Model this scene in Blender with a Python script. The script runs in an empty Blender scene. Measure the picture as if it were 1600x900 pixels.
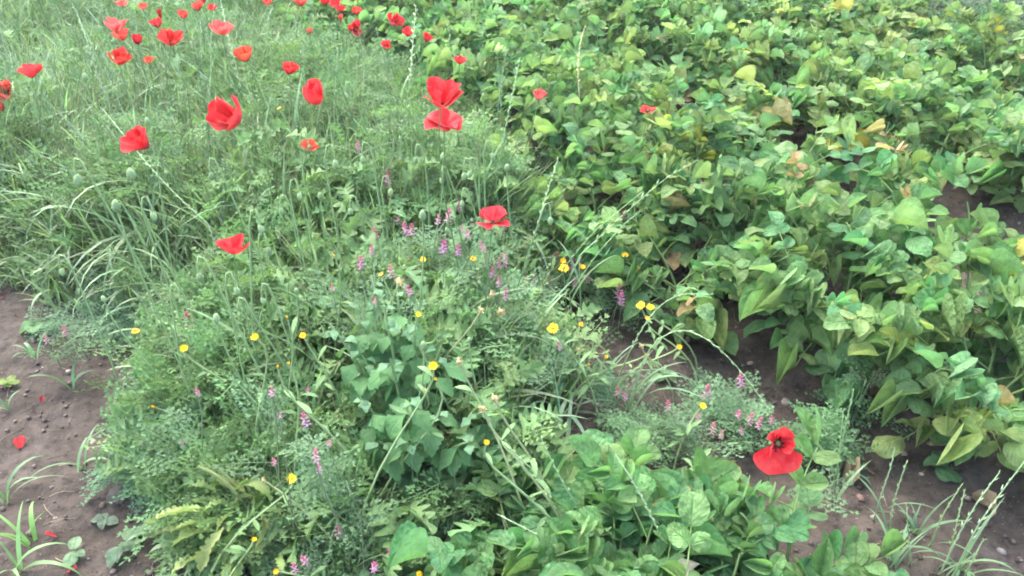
import bpy, math, random
import numpy as np
from mathutils import Vector, Matrix, Euler

random.seed(11)
RNG = np.random.default_rng(11)
R = math.radians
SC = bpy.context.scene
COL = SC.collection

# ------------------------------------------------------------------ camera, sky, sun, exposure
CAM_H, PITCH, FPX = 1.35, R(33), 1256.0
cam_data = bpy.data.cameras.new('camera')
cam_data.sensor_width = 36.0
cam_data.lens = 36.0 * FPX / 1600.0
cam_data.clip_start, cam_data.clip_end = 0.05, 400.0
cam = bpy.data.objects.new('camera', cam_data)
COL.objects.link(cam)
cam.location = (0, 0, CAM_H)
cam.rotation_euler = (R(90) - PITCH, 0, 0)
SC.camera = cam

SUN_EL, SUN_AZ = R(58), R(-35)          # azimuth from +Y towards +X
world = bpy.data.worlds.new('World')
SC.world = world
world.use_nodes = True
wn = world.node_tree.nodes
sky = wn.new('ShaderNodeTexSky')
sky.sky_type = 'NISHITA'
sky.sun_disc = False
sky.sun_elevation = SUN_EL
sky.sun_rotation = SUN_AZ
sky.air_density, sky.dust_density, sky.ozone_density = 1.0, 4.0, 1.0
wn['Background'].inputs['Strength'].default_value = 0.15
world.node_tree.links.new(sky.outputs[0], wn['Background'].inputs['Color'])

sun_data = bpy.data.lights.new('sun', 'SUN')
sun_data.energy, sun_data.angle, sun_data.color = 0.9, R(110), (1.0, 0.95, 0.87)
sun = bpy.data.objects.new('sun', sun_data)
COL.objects.link(sun)
sd = Vector((math.sin(SUN_AZ) * math.cos(SUN_EL), math.cos(SUN_AZ) * math.cos(SUN_EL), math.sin(SUN_EL)))
sun.rotation_euler = sd.to_track_quat('Z', 'Y').to_euler()

SC.view_settings.view_transform = 'Standard'
SC.view_settings.look = 'None'
SC.view_settings.gamma = 1.0
SC.view_settings.exposure = 2.52
SC.view_settings.use_curve_mapping = False
SC.render.engine = 'CYCLES'
SC.cycles.max_bounces = 4
SC.cycles.transmission_bounces = 3
SC.cycles.diffuse_bounces = 3
SC.cycles.use_denoising = True
SC.cycles.filter_width = 1.9
SC.cycles.adaptive_threshold = 0.03

# ------------------------------------------------------------------ places
RD = np.array([-0.5, 0.866])            # direction of the crop rows
ND = np.array([0.866, 0.5])             # across the rows
ROWS = [1.80, 2.82, 3.72]     # ridge centres across the rows


def ray(px, py):
    dx, dy = (px - 800) / FPX, (450 - py) / FPX
    return np.array([dx, math.cos(PITCH) + dy * math.sin(PITCH), -math.sin(PITCH) + dy * math.cos(PITCH)])


def at(px, py, z=0.0):
    """the place at height z that the picture shows at px, py"""
    d = ray(px, py)
    t = (z - CAM_H) / d[2]
    return Vector((d[0] * t, d[1] * t, z))


def proj(p):
    x, y, z = p[0], p[1], p[2] - CAM_H
    fwd = y * math.cos(PITCH) - z * math.sin(PITCH)
    up = y * math.sin(PITCH) + z * math.cos(PITCH)
    fwd = max(fwd, 1e-3)
    return 800 + FPX * x / fwd, 450 - FPX * up / fwd


def _hash(i, j, seed):
    h = (i.astype(np.int64) * 374761393 + j.astype(np.int64) * 668265263 + seed * 69069) & 0x7fffffff
    h = ((h ^ (h >> 13)) * 1274126177) & 0x7fffffff
    h = h ^ (h >> 16)
    return (h & 0xffff) / 65535.0


def vnoise(x, y, freq, seed=0):
    x, y = np.asarray(x, float) * freq, np.asarray(y, float) * freq
    i, j = np.floor(x), np.floor(y)
    fx, fy = x - i, y - j
    fx, fy = fx * fx * (3 - 2 * fx), fy * fy * (3 - 2 * fy)
    a, b = _hash(i, j, seed), _hash(i + 1, j, seed)
    c, d = _hash(i, j + 1, seed), _hash(i + 1, j + 1, seed)
    return (a * (1 - fx) + b * fx) * (1 - fy) + (c * (1 - fx) + d * fx) * fy - 0.5


def sstep(a, b, x):
    t = np.clip((np.asarray(x, float) - a) / (b - a), 0, 1)
    return t * t * (3 - 2 * t)


def ns(x, y):
    return ND[0] * np.asarray(x) + ND[1] * np.asarray(y), RD[0] * np.asarray(x) + RD[1] * np.asarray(y)


def xy(n, s):
    return ND[0] * n + RD[0] * s, ND[1] * n + RD[1] * s


def gz(x, y):
    x, y = np.asarray(x, float), np.asarray(y, float)
    n, s = ns(x, y)
    z = 0.05 * np.exp(-((n - 0.75) / 0.35) ** 2)
    for r in ROWS:
        z = z + 0.10 * np.exp(-((n - r) / 0.24) ** 2)
    near = np.exp(-((x / 5) ** 2 + ((y - 2.5) / 5) ** 2))
    z = z + near * (0.030 * vnoise(x, y, 2.7, 1) + 0.022 * vnoise(x, y, 8, 2) + 0.018 * vnoise(x, y, 23, 3) + 0.009 * vnoise(x, y, 60, 4))
    return z


def ground(px, py):
    p = at(px, py, 0.0)
    for _ in range(4):
        p = at(px, py, float(gz(p.x, p.y)))
    return p


# ------------------------------------------------------------------ mesh building
def mesh_from(name, V, Q=None, T=None, UV=None, C=None, mat=None, smooth=True):
    V = np.asarray(V, np.float32).reshape(-1, 3)
    Q = np.zeros((0, 4), np.int32) if Q is None or len(Q) == 0 else np.asarray(Q, np.int32)
    T = np.zeros((0, 3), np.int32) if T is None or len(T) == 0 else np.asarray(T, np.int32)
    me = bpy.data.meshes.new(name)
    me.vertices.add(len(V))
    me.vertices.foreach_set('co', V.ravel())
    loops = np.concatenate([Q.ravel(), T.ravel()]).astype(np.int32)
    me.loops.add(len(loops))
    me.loops.foreach_set('vertex_index', loops)
    nq, nt = len(Q), len(T)
    me.polygons.add(nq + nt)
    starts = np.concatenate([np.arange(nq) * 4, nq * 4 + np.arange(nt) * 3]).astype(np.int32)
    me.polygons.foreach_set('loop_start', starts)
    if smooth:
        me.polygons.foreach_set('use_smooth', np.ones(nq + nt, bool))
    if UV is not None:
        l = me.uv_layers.new(name='UVMap')
        l.data.foreach_set('uv', np.asarray(UV, np.float32).reshape(-1, 2)[loops].ravel())
    c = np.ones((len(V), 4), np.float32)
    if C is not None:
        c[:, :3] = np.asarray(C, np.float32)
    a = me.attributes.new('col', 'FLOAT_COLOR', 'POINT')
    a.data.foreach_set('color', c.ravel())
    if mat is not None:
        me.materials.append(mat)
    me.update(calc_edges=True)
    return me


def link(name, me, parent=None, M=None, color=None):
    o = bpy.data.objects.new(name, me)
    COL.objects.link(o)
    if parent is not None:
        o.parent = parent
    if M is not None:
        o.matrix_basis = M
    if color is not None:
        o.color = (color[0], color[1], color[2], 1)
    return o


def tag(o, label=None, cat=None, group=None, kind=None):
    for k, v in (('label', label), ('category', cat), ('group', group), ('kind', kind)):
        if v:
            o[k] = v
    return o


def thing(name, loc, label, cat, group=None):
    o = bpy.data.objects.new(name, None)
    o.empty_display_size = 0.02
    COL.objects.link(o)
    o.location = loc
    return tag(o, label, cat, group)


class Acc:
    """collects pieces of geometry for one mesh"""
    def __init__(self):
        self.V, self.Q, self.T, self.U, self.C, self.n = [], [], [], [], [], 0

    def add(self, g, M=None, col=None):
        V, Q, T, U, C = g
        if M is not None:
            A = np.array(M)
            V = V @ A[:3, :3].T + A[:3, 3]
        if C is None:
            C = np.ones((len(V), 3))
        if col is not None:
            C = C * np.asarray(col)
        self.V.append(V); self.U.append(U); self.C.append(C)
        if len(Q): self.Q.append(Q + self.n)
        if len(T): self.T.append(T + self.n)
        self.n += len(V)

    def geo(self):
        return (np.concatenate(self.V), np.concatenate(self.Q) if self.Q else np.zeros((0, 4), int),
                np.concatenate(self.T) if self.T else np.zeros((0, 3), int), np.concatenate(self.U), np.concatenate(self.C))

    def mesh(self, name, mat, smooth=True):
        V, Q, T, U, C = self.geo()
        return mesh_from(name, V, Q, T, U, C, mat, smooth)


NOT = np.zeros((0, 3), int)
NOQ = np.zeros((0, 4), int)


def mesh_geo(name, g, mat, smooth=True):
    return mesh_from(name, g[0], g[1], g[2], g[3], g[4], mat, smooth)


def scatter(templates, P, yaw, tilt, roll, scale, col):
    """copies of the templates at points P, joined; col (n,3)"""
    n = len(P)
    cy, sy, ct, st, cr, sr = np.cos(yaw), np.sin(yaw), np.cos(tilt), np.sin(tilt), np.cos(roll), np.sin(roll)
    Z, O = np.zeros(n), np.ones(n)
    Rz = np.stack([np.stack([cy, -sy, Z], -1), np.stack([sy, cy, Z], -1), np.stack([Z, Z, O], -1)], 1)
    Rx = np.stack([np.stack([O, Z, Z], -1), np.stack([Z, ct, -st], -1), np.stack([Z, st, ct], -1)], 1)
    Ry = np.stack([np.stack([cr, Z, sr], -1), np.stack([Z, O, Z], -1), np.stack([-sr, Z, cr], -1)], 1)
    M = Rz @ Rx @ Ry
    if np.ndim(scale) == 1:
        scale = np.stack([scale] * 3, -1)
    which = np.arange(n) % len(templates)
    acc = Acc()
    for k, (V, Q, T, U, C) in enumerate(templates):
        idx = np.where(which == k)[0]
        if not len(idx):
            continue
        m, nv = len(idx), len(V)
        W = V[None] * scale[idx][:, None, :]
        W = np.einsum('nij,nvj->nvi', M[idx], W) + P[idx][:, None, :]
        CC = (np.ones((nv, 3)) if C is None else C)[None] * col[idx][:, None, :]
        off = (np.arange(m) * nv)[:, None, None]
        acc.add((W.reshape(-1, 3), (Q[None] + off).reshape(-1, 4) if len(Q) else NOQ,
                 (T[None] + off).reshape(-1, 3) if len(T) else NOT, np.tile(U, (m, 1)), CC.reshape(-1, 3)))
    return acc


# ------------------------------------------------------------------ shapes
def tube(pts, r0, r1, k=5, col=None):
    P = np.array([tuple(p) for p in pts], float)
    n = len(P)
    D = np.gradient(P, axis=0)
    D /= np.linalg.norm(D, axis=1)[:, None] + 1e-9
    ref = np.array([0.31, 0.22, 0.1]) if abs(D[0][2]) > .6 else np.array([0, 0, 1.0])
    V, U = [], []
    A = np.cross(D[0], ref); A /= np.linalg.norm(A)
    for i in range(n):
        A = A - D[i] * np.dot(A, D[i]); A /= np.linalg.norm(A) + 1e-9
        B = np.cross(D[i], A)
        r = r0 + (r1 - r0) * i / (n - 1)
        for j in range(k):
            a = 2 * math.pi * j / k
            V.append(P[i] + r * (math.cos(a) * A + math.sin(a) * B)); U.append((j / k, i / (n - 1)))
    Q = [(i * k + j, i * k + (j + 1) % k, (i + 1) * k + (j + 1) % k, (i + 1) * k + j) for i in range(n - 1) for j in range(k)]
    V = np.array(V)
    C = None if col is None else np.tile(np.asarray(col, float), (len(V), 1))
    return V, np.array(Q), NOT, np.array(U), C


def arc(p0, p1, p2, n=8):
    p0, p1, p2 = (np.array(tuple(p), float) for p in (p0, p1, p2))
    t = np.linspace(0, 1, n)[:, None]
    return (1 - t) ** 2 * p0 + 2 * t * (1 - t) * p1 + t * t * p2


def leaf_geo(profile, cols=5, cup=0.1, bend=0.2, wob=0.03, sweep=0.0, twist=0.0, seed=0, fold=0.0):
    """a blade along +Y of length 1 lying in XY, profile = (v, half width); bend lowers the tip"""
    rg = np.random.default_rng(seed)
    us = np.linspace(-1, 1, cols)
    ph = rg.uniform(0, 6.28, 4)
    V, U = [], []
    y, z, pv = 0.0, 0.0, 0.0
    for v, w in profile:
        dv = v - pv; pv = v
        a = -bend * (v - 0.25) * 1.6
        y += dv * math.cos(a); z += dv * math.sin(a)
        tw = twist * v
        for u in us:
            x = u * w
            zz = cup * w * (abs(u) ** 1.7) * 2 + fold * abs(x)
            zz += wob * (math.sin(7 * v + ph[0] + 2 * u) * abs(u) + 0.6 * math.sin(13 * v + ph[1]) * u)
            shrink = 1 - 0.35 * min(1.0, abs(cup)) * abs(u)
            xx = x * shrink
            V.append((xx * math.cos(tw) - zz * math.sin(tw), y + sweep * abs(u) * w, z + xx * math.sin(tw) + zz * math.cos(tw)))
            U.append((u * .5 + .5, v))
    n = len(profile)
    Q = [(i * cols + j, i * cols + j + 1, (i + 1) * cols + j + 1, (i + 1) * cols + j) for i in range(n - 1) for j in range(cols - 1)]
    return np.array(V), np.array(Q), NOT, np.array(U), None


def blade_geo(bend=1.0, segs=6, w=0.5, seed=0):
    """a grass blade of height 1 and width 1 (scale x), rising along +Z and bending to +Y"""
    rg = np.random.default_rng(seed)
    V, U = [], []
    y = z = 0.0
    a0 = rg.uniform(0.02, 0.2)
    for i in range(segs + 1):
        t = i / segs
        a = a0 + bend * t ** 1.5
        if i:
            y += math.sin(a) / segs; z += math.cos(a) / segs
        ww = w * min(1, 0.55 + 1.5 * t) * (1 - t ** 2.2) + 0.02
        tw = 0.5 * math.sin(2.2 * t + seed)
        for u in (-1, 1):
            V.append((u * ww * math.cos(tw), y + u * ww * 0.006 * math.sin(tw), z)); U.append((u * .5 + .5, t))
    Q = [(2 * i, 2 * i + 1, 2 * i + 3, 2 * i + 2) for i in range(segs)]
    return np.array(V), np.array(Q), NOT, np.array(U), None


def fern_geo(pairs=5, sub=2, seed=0, bend=.5, size=.1):
    """finely divided leaf of length 1 along +Y"""
    rg = np.random.default_rng(seed)
    acc = Acc()

    def pos(t):
        a = -bend * t
        return np.array([0.04 * math.sin(5 * t + seed), t * math.cos(a * .5), t * math.sin(a * .6) + .15 * t])

    def diamond(p, d, L, W):
        d = d / (np.linalg.norm(d) + 1e-9)
        s = np.cross(d, np.array([rg.normal() * .3, rg.normal() * .3, 1.0])); s /= np.linalg.norm(s) + 1e-9
        V = np.array([p, p + d * L * .55 + s * W, p + d * L, p + d * L * .55 - s * W])
        acc.add((V, np.array([[0, 1, 2, 3]]), NOT, np.array([(.5, 0), (1, .5), (.5, 1), (0, .5)]), None))

    def thin(a, b, w):
        d = b - a
        s = np.cross(d, (0, 0, 1.0)); s = s / (np.linalg.norm(s) + 1e-9) * w
        acc.add((np.array([a - s, a + s, b + s, b - s]), np.array([[0, 1, 2, 3]]), NOT, np.array([(0, 0), (1, 0), (1, 1), (0, 1)]), None))
    ts = np.linspace(0, 1, 5)
    for a, b in zip(ts[:-1], ts[1:]):
        thin(pos(a), pos(b), .009)
    for i in range(pairs + 1):
        t = .22 + .78 * i / pairs
        p = pos(t)
        for sd_ in ((-1, 1) if i < pairs else (0,)):
            d = np.array([sd_ * .9, .55 if sd_ else 1, rg.normal() * .2])
            L = (.42 - .2 * t) * rg.uniform(.8, 1.2)
            d = d / np.linalg.norm(d)
            thin(p, p + d * L * .7, .006)
            for k in range(sub):
                q = p + d * L * (.35 + .5 * k / max(1, sub - 1))
                n_ = np.array([-d[1], d[0], 0])
                for m in (-1, 1):
                    diamond(q, d * .8 + n_ * m * .7 + np.array([0, 0, rg.normal() * .3]), size * rg.uniform(.8, 1.3), size * .27)
            diamond(p + d * L * .7, d, size * 1.5, size * .3)
    return acc.geo()


# ------------------------------------------------------------------ materials
def new_mat(name):
    m = bpy.data.materials.new(name)
    m.use_nodes = True
    nt = m.node_tree
    nt.nodes.clear()
    return m, nt


class NT:
    def __init__(self, nt):
        self.nt = nt

    def n(self, t, **kw):
        x = self.nt.nodes.new(t)
        for k, v in kw.items():
            setattr(x, k, v)
        return x

    def set(self, sock, v):
        if hasattr(v, 'is_output') or isinstance(v, bpy.types.NodeSocket):
            self.nt.links.new(v, sock)
        else:
            sock.default_value = v

    def math(self, op, a, b=0.0, clamp=False):
        x = self.n('ShaderNodeMath', operation=op, use_clamp=clamp)
        self.set(x.inputs[0], a); self.set(x.inputs[1], b)
        return x.outputs[0]

    def mix(self, f, a, b, mode='MIX'):
        x = self.n('ShaderNodeMix', data_type='RGBA', blend_type=mode)
        x.clamp_factor = True
        self.set(x.inputs[0], f); self.set(x.inputs[6], a); self.set(x.inputs[7], b)
        return x.outputs[2]

    def noise(self, vec, scale, detail=3, rough=.55):
        x = self.n('ShaderNodeTexNoise')
        self.nt.links.new(vec, x.inputs['Vector'])
        x.inputs['Scale'].default_value = scale
        x.inputs['Detail'].default_value = detail
        x.inputs['Roughness'].default_value = rough
        return x.outputs['Fac']

    def ramp(self, f, stops):
        x = self.n('ShaderNodeValToRGB')
        e = x.color_ramp.elements
        while len(e) > 1:
            e.remove(e[-1])
        e[0].position, e[0].color = stops[0]
        for p, c in stops[1:]:
            k = e.new(p); k.color = c
        self.nt.links.new(f, x.inputs[0])
        return x.outputs[0]

    def maprange(self, v, a, b, c, d):
        x = self.n('ShaderNodeMapRange')
        self.set(x.inputs[0], v)
        for i, q in enumerate((a, b, c, d)):
            x.inputs[i + 1].default_value = q
        return x.outputs[0]


def leaf_mat(name, vein=0.35, trans=0.3, rough=0.5, under=0.5, brown=0.0, laterals=7, spec=0.24, bump=0.3, var=.3, crinkle=0.0):
    m, nt = new_mat(name)
    b = NT(nt)
    oi = b.n('ShaderNodeObjectInfo')
    at_ = b.n('ShaderNodeAttribute', attribute_name='col')
    base = b.mix(1.0, oi.outputs['Color'], at_.outputs['Color'], 'MULTIPLY')
    geo = b.n('ShaderNodeNewGeometry')
    uv = b.n('ShaderNodeUVMap')
    sep = b.n('ShaderNodeSeparateXYZ')
    nt.links.new(uv.outputs[0], sep.inputs[0])
    u, v = sep.outputs[0], sep.outputs[1]
    pos = geo.outputs['Position']
    nz = b.noise(pos, 22, 3)
    val = b.maprange(nz, .25, .75, 1 - var, 1 + var)
    comb = b.n('ShaderNodeCombineXYZ')
    for i in range(3):
        nt.links.new(val, comb.inputs[i])
    base = b.mix(1.0, base, comb.outputs[0], 'MULTIPLY')
    au = b.math('ABSOLUTE', b.math('SUBTRACT', u, .5))
    veins = None
    if vein > 0:
        mid = b.maprange(au, .0, .05, 1, 0)
        fr = b.math('FRACT', b.math('SUBTRACT', b.math('MULTIPLY', v, float(laterals)), b.math('MULTIPLY', au, 5.0)))
        lat = b.maprange(b.math('ABSOLUTE', b.math('SUBTRACT', fr, .5)), .0, .13, .55, 0)
        veins = b.math('MAXIMUM', mid, lat)
        pale = b.mix(1.0, base, (1.7, 1.55, 1.5, 1), 'MULTIPLY')
        base = b.mix(b.math('MULTIPLY', veins, vein), base, pale)
    if brown > 0:
        edge = b.math('ADD', b.math('MULTIPLY', au, 1.3), b.math('MULTIPLY', v, .35))
        nb = b.noise(pos, 35, 4)
        rnd = b.math('MULTIPLY', oi.outputs['Random'], .35)
        f = b.math('ADD', b.math('ADD', edge, nb), rnd)
        base = b.mix(b.maprange(f, 1.70, 1.82, 0, brown), base, (.30, .22, .10, 1))
    pal = b.mix(.35, b.mix(1.0, base, (1.5, 1.4, 1.5, 1), 'MULTIPLY'), (.25, .32, .17, 1))
    base = b.mix(b.math('MULTIPLY', geo.outputs['Backfacing'], under), base, pal)
    pr = b.n('ShaderNodeBsdfPrincipled')
    nt.links.new(base, pr.inputs['Base Color'])
    pr.inputs['Roughness'].default_value = rough
    pr.inputs['Specular IOR Level'].default_value = spec
    if veins is not None:
        bm = b.n('ShaderNodeBump')
        bm.inputs['Strength'].default_value = bump
        bm.inputs['Distance'].default_value = .002
        hh = b.math('MULTIPLY', veins, -1.2)
        if crinkle:
            hh = b.math('ADD', hh, b.math('MULTIPLY', b.noise(pos, 75, 1), 3.0 * crinkle))
        nt.links.new(hh, bm.inputs['Height'])
        nt.links.new(bm.outputs[0], pr.inputs['Normal'])
    tr = b.n('ShaderNodeBsdfTranslucent')
    tc = b.mix(1.0, base, (1.12, 1.3, .8, 1), 'MULTIPLY')
    nt.links.new(tc, tr.inputs['Color'])
    mx = b.n('ShaderNodeMixShader')
    mx.inputs[0].default_value = trans
    nt.links.new(pr.outputs[0], mx.inputs[1]); nt.links.new(tr.outputs[0], mx.inputs[2])
    out = b.n('ShaderNodeOutputMaterial')
    nt.links.new(mx.outputs[0], out.inputs['Surface'])
    return m


def petal_mat():
    m, nt = new_mat('poppy_petal')
    b = NT(nt)
    oi = b.n('ShaderNodeObjectInfo')
    uv = b.n('ShaderNodeUVMap')
    sep = b.n('ShaderNodeSeparateXYZ')
    nt.links.new(uv.outputs[0], sep.inputs[0])
    mp = b.n('ShaderNodeMapping')
    mp.inputs['Scale'].default_value = (26, 1.5, 1)
    nt.links.new(uv.outputs[0], mp.inputs[0])
    streak = b.noise(mp.outputs[0], 1.0, 3)
    dark = b.mix(1.0, oi.outputs['Color'], (.72, .6, .6, 1), 'MULTIPLY')
    base = b.mix(b.maprange(streak, .35, .65, 0, .8), dark, oi.outputs['Color'])
    mp2 = b.n('ShaderNodeMapping')
    mp2.inputs['Scale'].default_value = (3, 2.5, 1)
    nt.links.new(uv.outputs[0], mp2.inputs[0])
    rnd = b.n('ShaderNodeVectorMath', operation='ADD')
    nt.links.new(mp2.outputs[0], rnd.inputs[0])
    cbx = b.n('ShaderNodeCombineXYZ')
    nt.links.new(b.math('MULTIPLY', oi.outputs['Random'], 40.0), cbx.inputs[0])
    nt.links.new(cbx.outputs[0], rnd.inputs[1])
    blot = b.noise(rnd.outputs[0], 1.0, 3, .6)
    pale = b.mix(.35, base, (.80, .17, .15, 1))
    base = b.mix(b.maprange(b.math('ADD', blot, b.math('MULTIPLY', sep.outputs[1], .25)), .55, .85, 0, .9), base, pale)
    base = b.mix(b.maprange(sep.outputs[1], .12, .2, 1, 0), base, (.015, .008, .012, 1))
    pr = b.n('ShaderNodeBsdfPrincipled')
    nt.links.new(base, pr.inputs['Base Color'])
    pr.inputs['Roughness'].default_value = .55
    pr.inputs['Specular IOR Level'].default_value = .2
    pr.inputs['Sheen Weight'].default_value = .15
    bm = b.n('ShaderNodeBump')
    bm.inputs['Strength'].default_value = .5
    bm.inputs['Distance'].default_value = .002
    nt.links.new(streak, bm.inputs['Height'])
    nt.links.new(bm.outputs[0], pr.inputs['Normal'])
    tr = b.n('ShaderNodeBsdfTranslucent')
    nt.links.new(base, tr.inputs['Color'])
    mx = b.n('ShaderNodeMixShader')
    mx.inputs[0].default_value = .45
    nt.links.new(pr.outputs[0], mx.inputs[1]); nt.links.new(tr.outputs[0], mx.inputs[2])
    out = b.n('ShaderNodeOutputMaterial')
    nt.links.new(mx.outputs[0], out.inputs['Surface'])
    return m


def soil_mat():
    m, nt = new_mat('soil')
    b = NT(nt)
    geo = b.n('ShaderNodeNewGeometry')
    pos = geo.outputs['Position']
    n1, n2, n3, n4 = b.noise(pos, 3.2, 4), b.noise(pos, 38, 5, .65), b.noise(pos, 190, 4, .7), b.noise(pos, 11, 5, .6)
    c = b.ramp(n4, [(.28, (.044, .036, .030, 1)), (.5, (.070, .058, .048, 1)), (.72, (.106, .090, .077, 1))])
    c2 = b.ramp(n2, [(.3, (.45, .44, .44, 1)), (.5, (1, 1, 1, 1)), (.75, (1.3, 1.27, 1.22, 1))])
    c = b.mix(1.0, c, c2, 'MULTIPLY')
    c = b.mix(b.maprange(n1, .42, .62, 0, .5), c, b.mix(1.0, c, (.58, .56, .57, 1), 'MULTIPLY'))
    grit = b.n('ShaderNodeTexVoronoi')
    grit.inputs['Scale'].default_value = 95
    nt.links.new(pos, grit.inputs['Vector'])
    g = b.maprange(grit.outputs['Distance'], .10, .22, 1, 0)
    pick = b.maprange(b.noise(pos, 70, 1), .58, .62, 0, 1)
    c = b.mix(b.math('MULTIPLY', b.math('MULTIPLY', g, pick), .6), c, (.30, .26, .23, 1))
    pr = b.n('ShaderNodeBsdfPrincipled')
    nt.links.new(c, pr.inputs['Base Color'])
    pr.inputs['Roughness'].default_value = .9
    pr.inputs['Specular IOR Level'].default_value = .2
    h = b.math('ADD', b.math('MULTIPLY', n2, 1.0), b.math('ADD', b.math('MULTIPLY', n3, .35), b.math('MULTIPLY', g, .2)))
    bm = b.n('ShaderNodeBump')
    bm.inputs['Strength'].default_value = .9
    bm.inputs['Distance'].default_value = .012
    nt.links.new(h, bm.inputs['Height'])
    nt.links.new(bm.outputs[0], pr.inputs['Normal'])
    out = b.n('ShaderNodeOutputMaterial')
    nt.links.new(pr.outputs[0], out.inputs['Surface'])
    return m


def plain_mat(name, rough=.7, spec=.25, scale=60, lo=.7, hi=1.25, bump=.4, trans=0.0):
    """colour from the object and its col attribute, mottled"""
    m, nt = new_mat(name)
    b = NT(nt)
    oi = b.n('ShaderNodeObjectInfo')
    a = b.n('ShaderNodeAttribute', attribute_name='col')
    base = b.mix(1.0, oi.outputs['Color'], a.outputs['Color'], 'MULTIPLY')
    geo = b.n('ShaderNodeNewGeometry')
    nz = b.noise(geo.outputs['Position'], scale, 4, .6)
    v = b.maprange(nz, .25, .75, lo, hi)
    cb = b.n('ShaderNodeCombineXYZ')
    for i in range(3):
        nt.links.new(v, cb.inputs[i])
    base = b.mix(1.0, base, cb.outputs[0], 'MULTIPLY')
    pr = b.n('ShaderNodeBsdfPrincipled')
    nt.links.new(base, pr.inputs['Base Color'])
    pr.inputs['Roughness'].default_value = rough
    pr.inputs['Specular IOR Level'].default_value = spec
    bm = b.n('ShaderNodeBump')
    bm.inputs['Strength'].default_value = bump
    bm.inputs['Distance'].default_value = .002
    nt.links.new(nz, bm.inputs['Height'])
    nt.links.new(bm.outputs[0], pr.inputs['Normal'])
    sh = pr.outputs[0]
    if trans:
        tr = b.n('ShaderNodeBsdfTranslucent')
        nt.links.new(base, tr.inputs['Color'])
        mx = b.n('ShaderNodeMixShader')
        mx.inputs[0].default_value = trans
        nt.links.new(sh, mx.inputs[1]); nt.links.new(tr.outputs[0], mx.inputs[2])
        sh = mx.outputs[0]
    out = b.n('ShaderNodeOutputMaterial')
    nt.links.new(sh, out.inputs['Surface'])
    return m


M_POT = leaf_mat('potato_leaf', vein=.55, trans=.38, rough=.62, under=.5, brown=.9, laterals=6, bump=1.0, crinkle=1.5, var=.4, spec=.18)
M_GOOSE = leaf_mat('goosefoot_leaf', vein=.3, trans=.3, rough=.65, under=.4, laterals=4, bump=.6, crinkle=.9, spec=.14)
M_LOBE = leaf_mat('lobed_leaf', vein=.4, trans=.28, rough=.55, under=.5, laterals=9, bump=.6, crinkle=.7)
M_GRASS = leaf_mat('grass_blade', vein=.0, trans=.35, rough=.42, under=.15, spec=.4, bump=.1)
M_FERN = leaf_mat('feathery_leaf', vein=.0, trans=.3, rough=.6, under=.3, bump=.0)
M_STEM = plain_mat('plant_stem', rough=.6, spec=.12, scale=90, lo=.85, hi=1.15, bump=.1)
M_PETAL = petal_mat()
M_YELLOW = plain_mat('yellow_petal', rough=.6, scale=200, lo=.85, hi=1.1, bump=.1, trans=.25)
M_FLORET = plain_mat('fumitory_floret', rough=.6, scale=200, lo=.85, hi=1.15, bump=.0, trans=.25)
M_DRY = plain_mat('dry_plant', rough=.85, scale=50, lo=.6, hi=1.3, bump=.6)
M_STONE = plain_mat('pebble_stone', rough=.85, scale=110, lo=.65, hi=1.25, bump=.6)
M_SOIL = soil_mat()

# ------------------------------------------------------------------ ground


def axis(lo, hi, fine, segs):
    a = np.arange(lo, hi + 1e-6, fine)
    for side, steps in segs:
        out, p, d = [], (a[-1] if side > 0 else a[0]), fine
        for lim, grow, dmax in steps:
            while (p < lim) if side > 0 else (p > lim):
                d = min(d * grow, dmax)
                p = p + d * side
                out.append(p)
        a = np.concatenate([a, out]) if side > 0 else np.concatenate([out[::-1], a])
    return a


gx = axis(-1.7, 1.8, .014, [(1, [(4, 1.1, .05), (70, 1.35, 20)]), (-1, [(-4, 1.1, .05), (-70, 1.35, 20)])])
gy = axis(.85, 2.6, .013, [(1, [(6.2, 1.1, .035), (90, 1.35, 20)]), (-1, [(-40, 1.35, 12)])])
X, Y = np.meshgrid(gx, gy)
Zg = gz(X, Y)
nx_, ny_ = len(gx), len(gy)
ii = (np.arange(ny_ - 1)[:, None] * nx_ + np.arange(nx_ - 1)[None]).ravel()
gq = np.stack([ii, ii + 1, ii + nx_ + 1, ii + nx_], -1)
soil = link('ground', mesh_from('ground', np.stack([X, Y, Zg], -1).reshape(-1, 3), gq, mat=M_SOIL))
tag(soil, 'bare brown soil of the field and path under the plants', 'soil', kind='structure')


# crumbs and grit lying on the soil
def rock_geo(seed, n1=6, n2=4, flat=.7):
    rg = np.random.default_rng(seed)
    V, U = [(0, 0, -flat)], [(0, 0)]
    for i in range(1, n2):
        th = math.pi * i / n2
        for j in range(n1):
            ph = 2 * math.pi * j / n1 + .4 * i
            r = rg.uniform(.78, 1.15)
            V.append((r * math.sin(th) * math.cos(ph), r * math.sin(th) * math.sin(ph) * .8, -r * flat * math.cos(th)))
            U.append((j / n1, i / n2))
    V.append((0, 0, flat)); U.append((0, 1))
    T, Q = [], []
    for j in range(n1):
        T.append((0, 1 + (j + 1) % n1, 1 + j))
        T.append((len(V) - 1, 1 + (n2 - 2) * n1 + j, 1 + (n2 - 2) * n1 + (j + 1) % n1))
        for i in range(n2 - 2):
            a = 1 + i * n1
            Q.append((a + j, a + (j + 1) % n1, a + n1 + (j + 1) % n1, a + n1 + j))
    return np.array(V, float), np.array(Q), np.array(T), np.array(U, float), None


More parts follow.
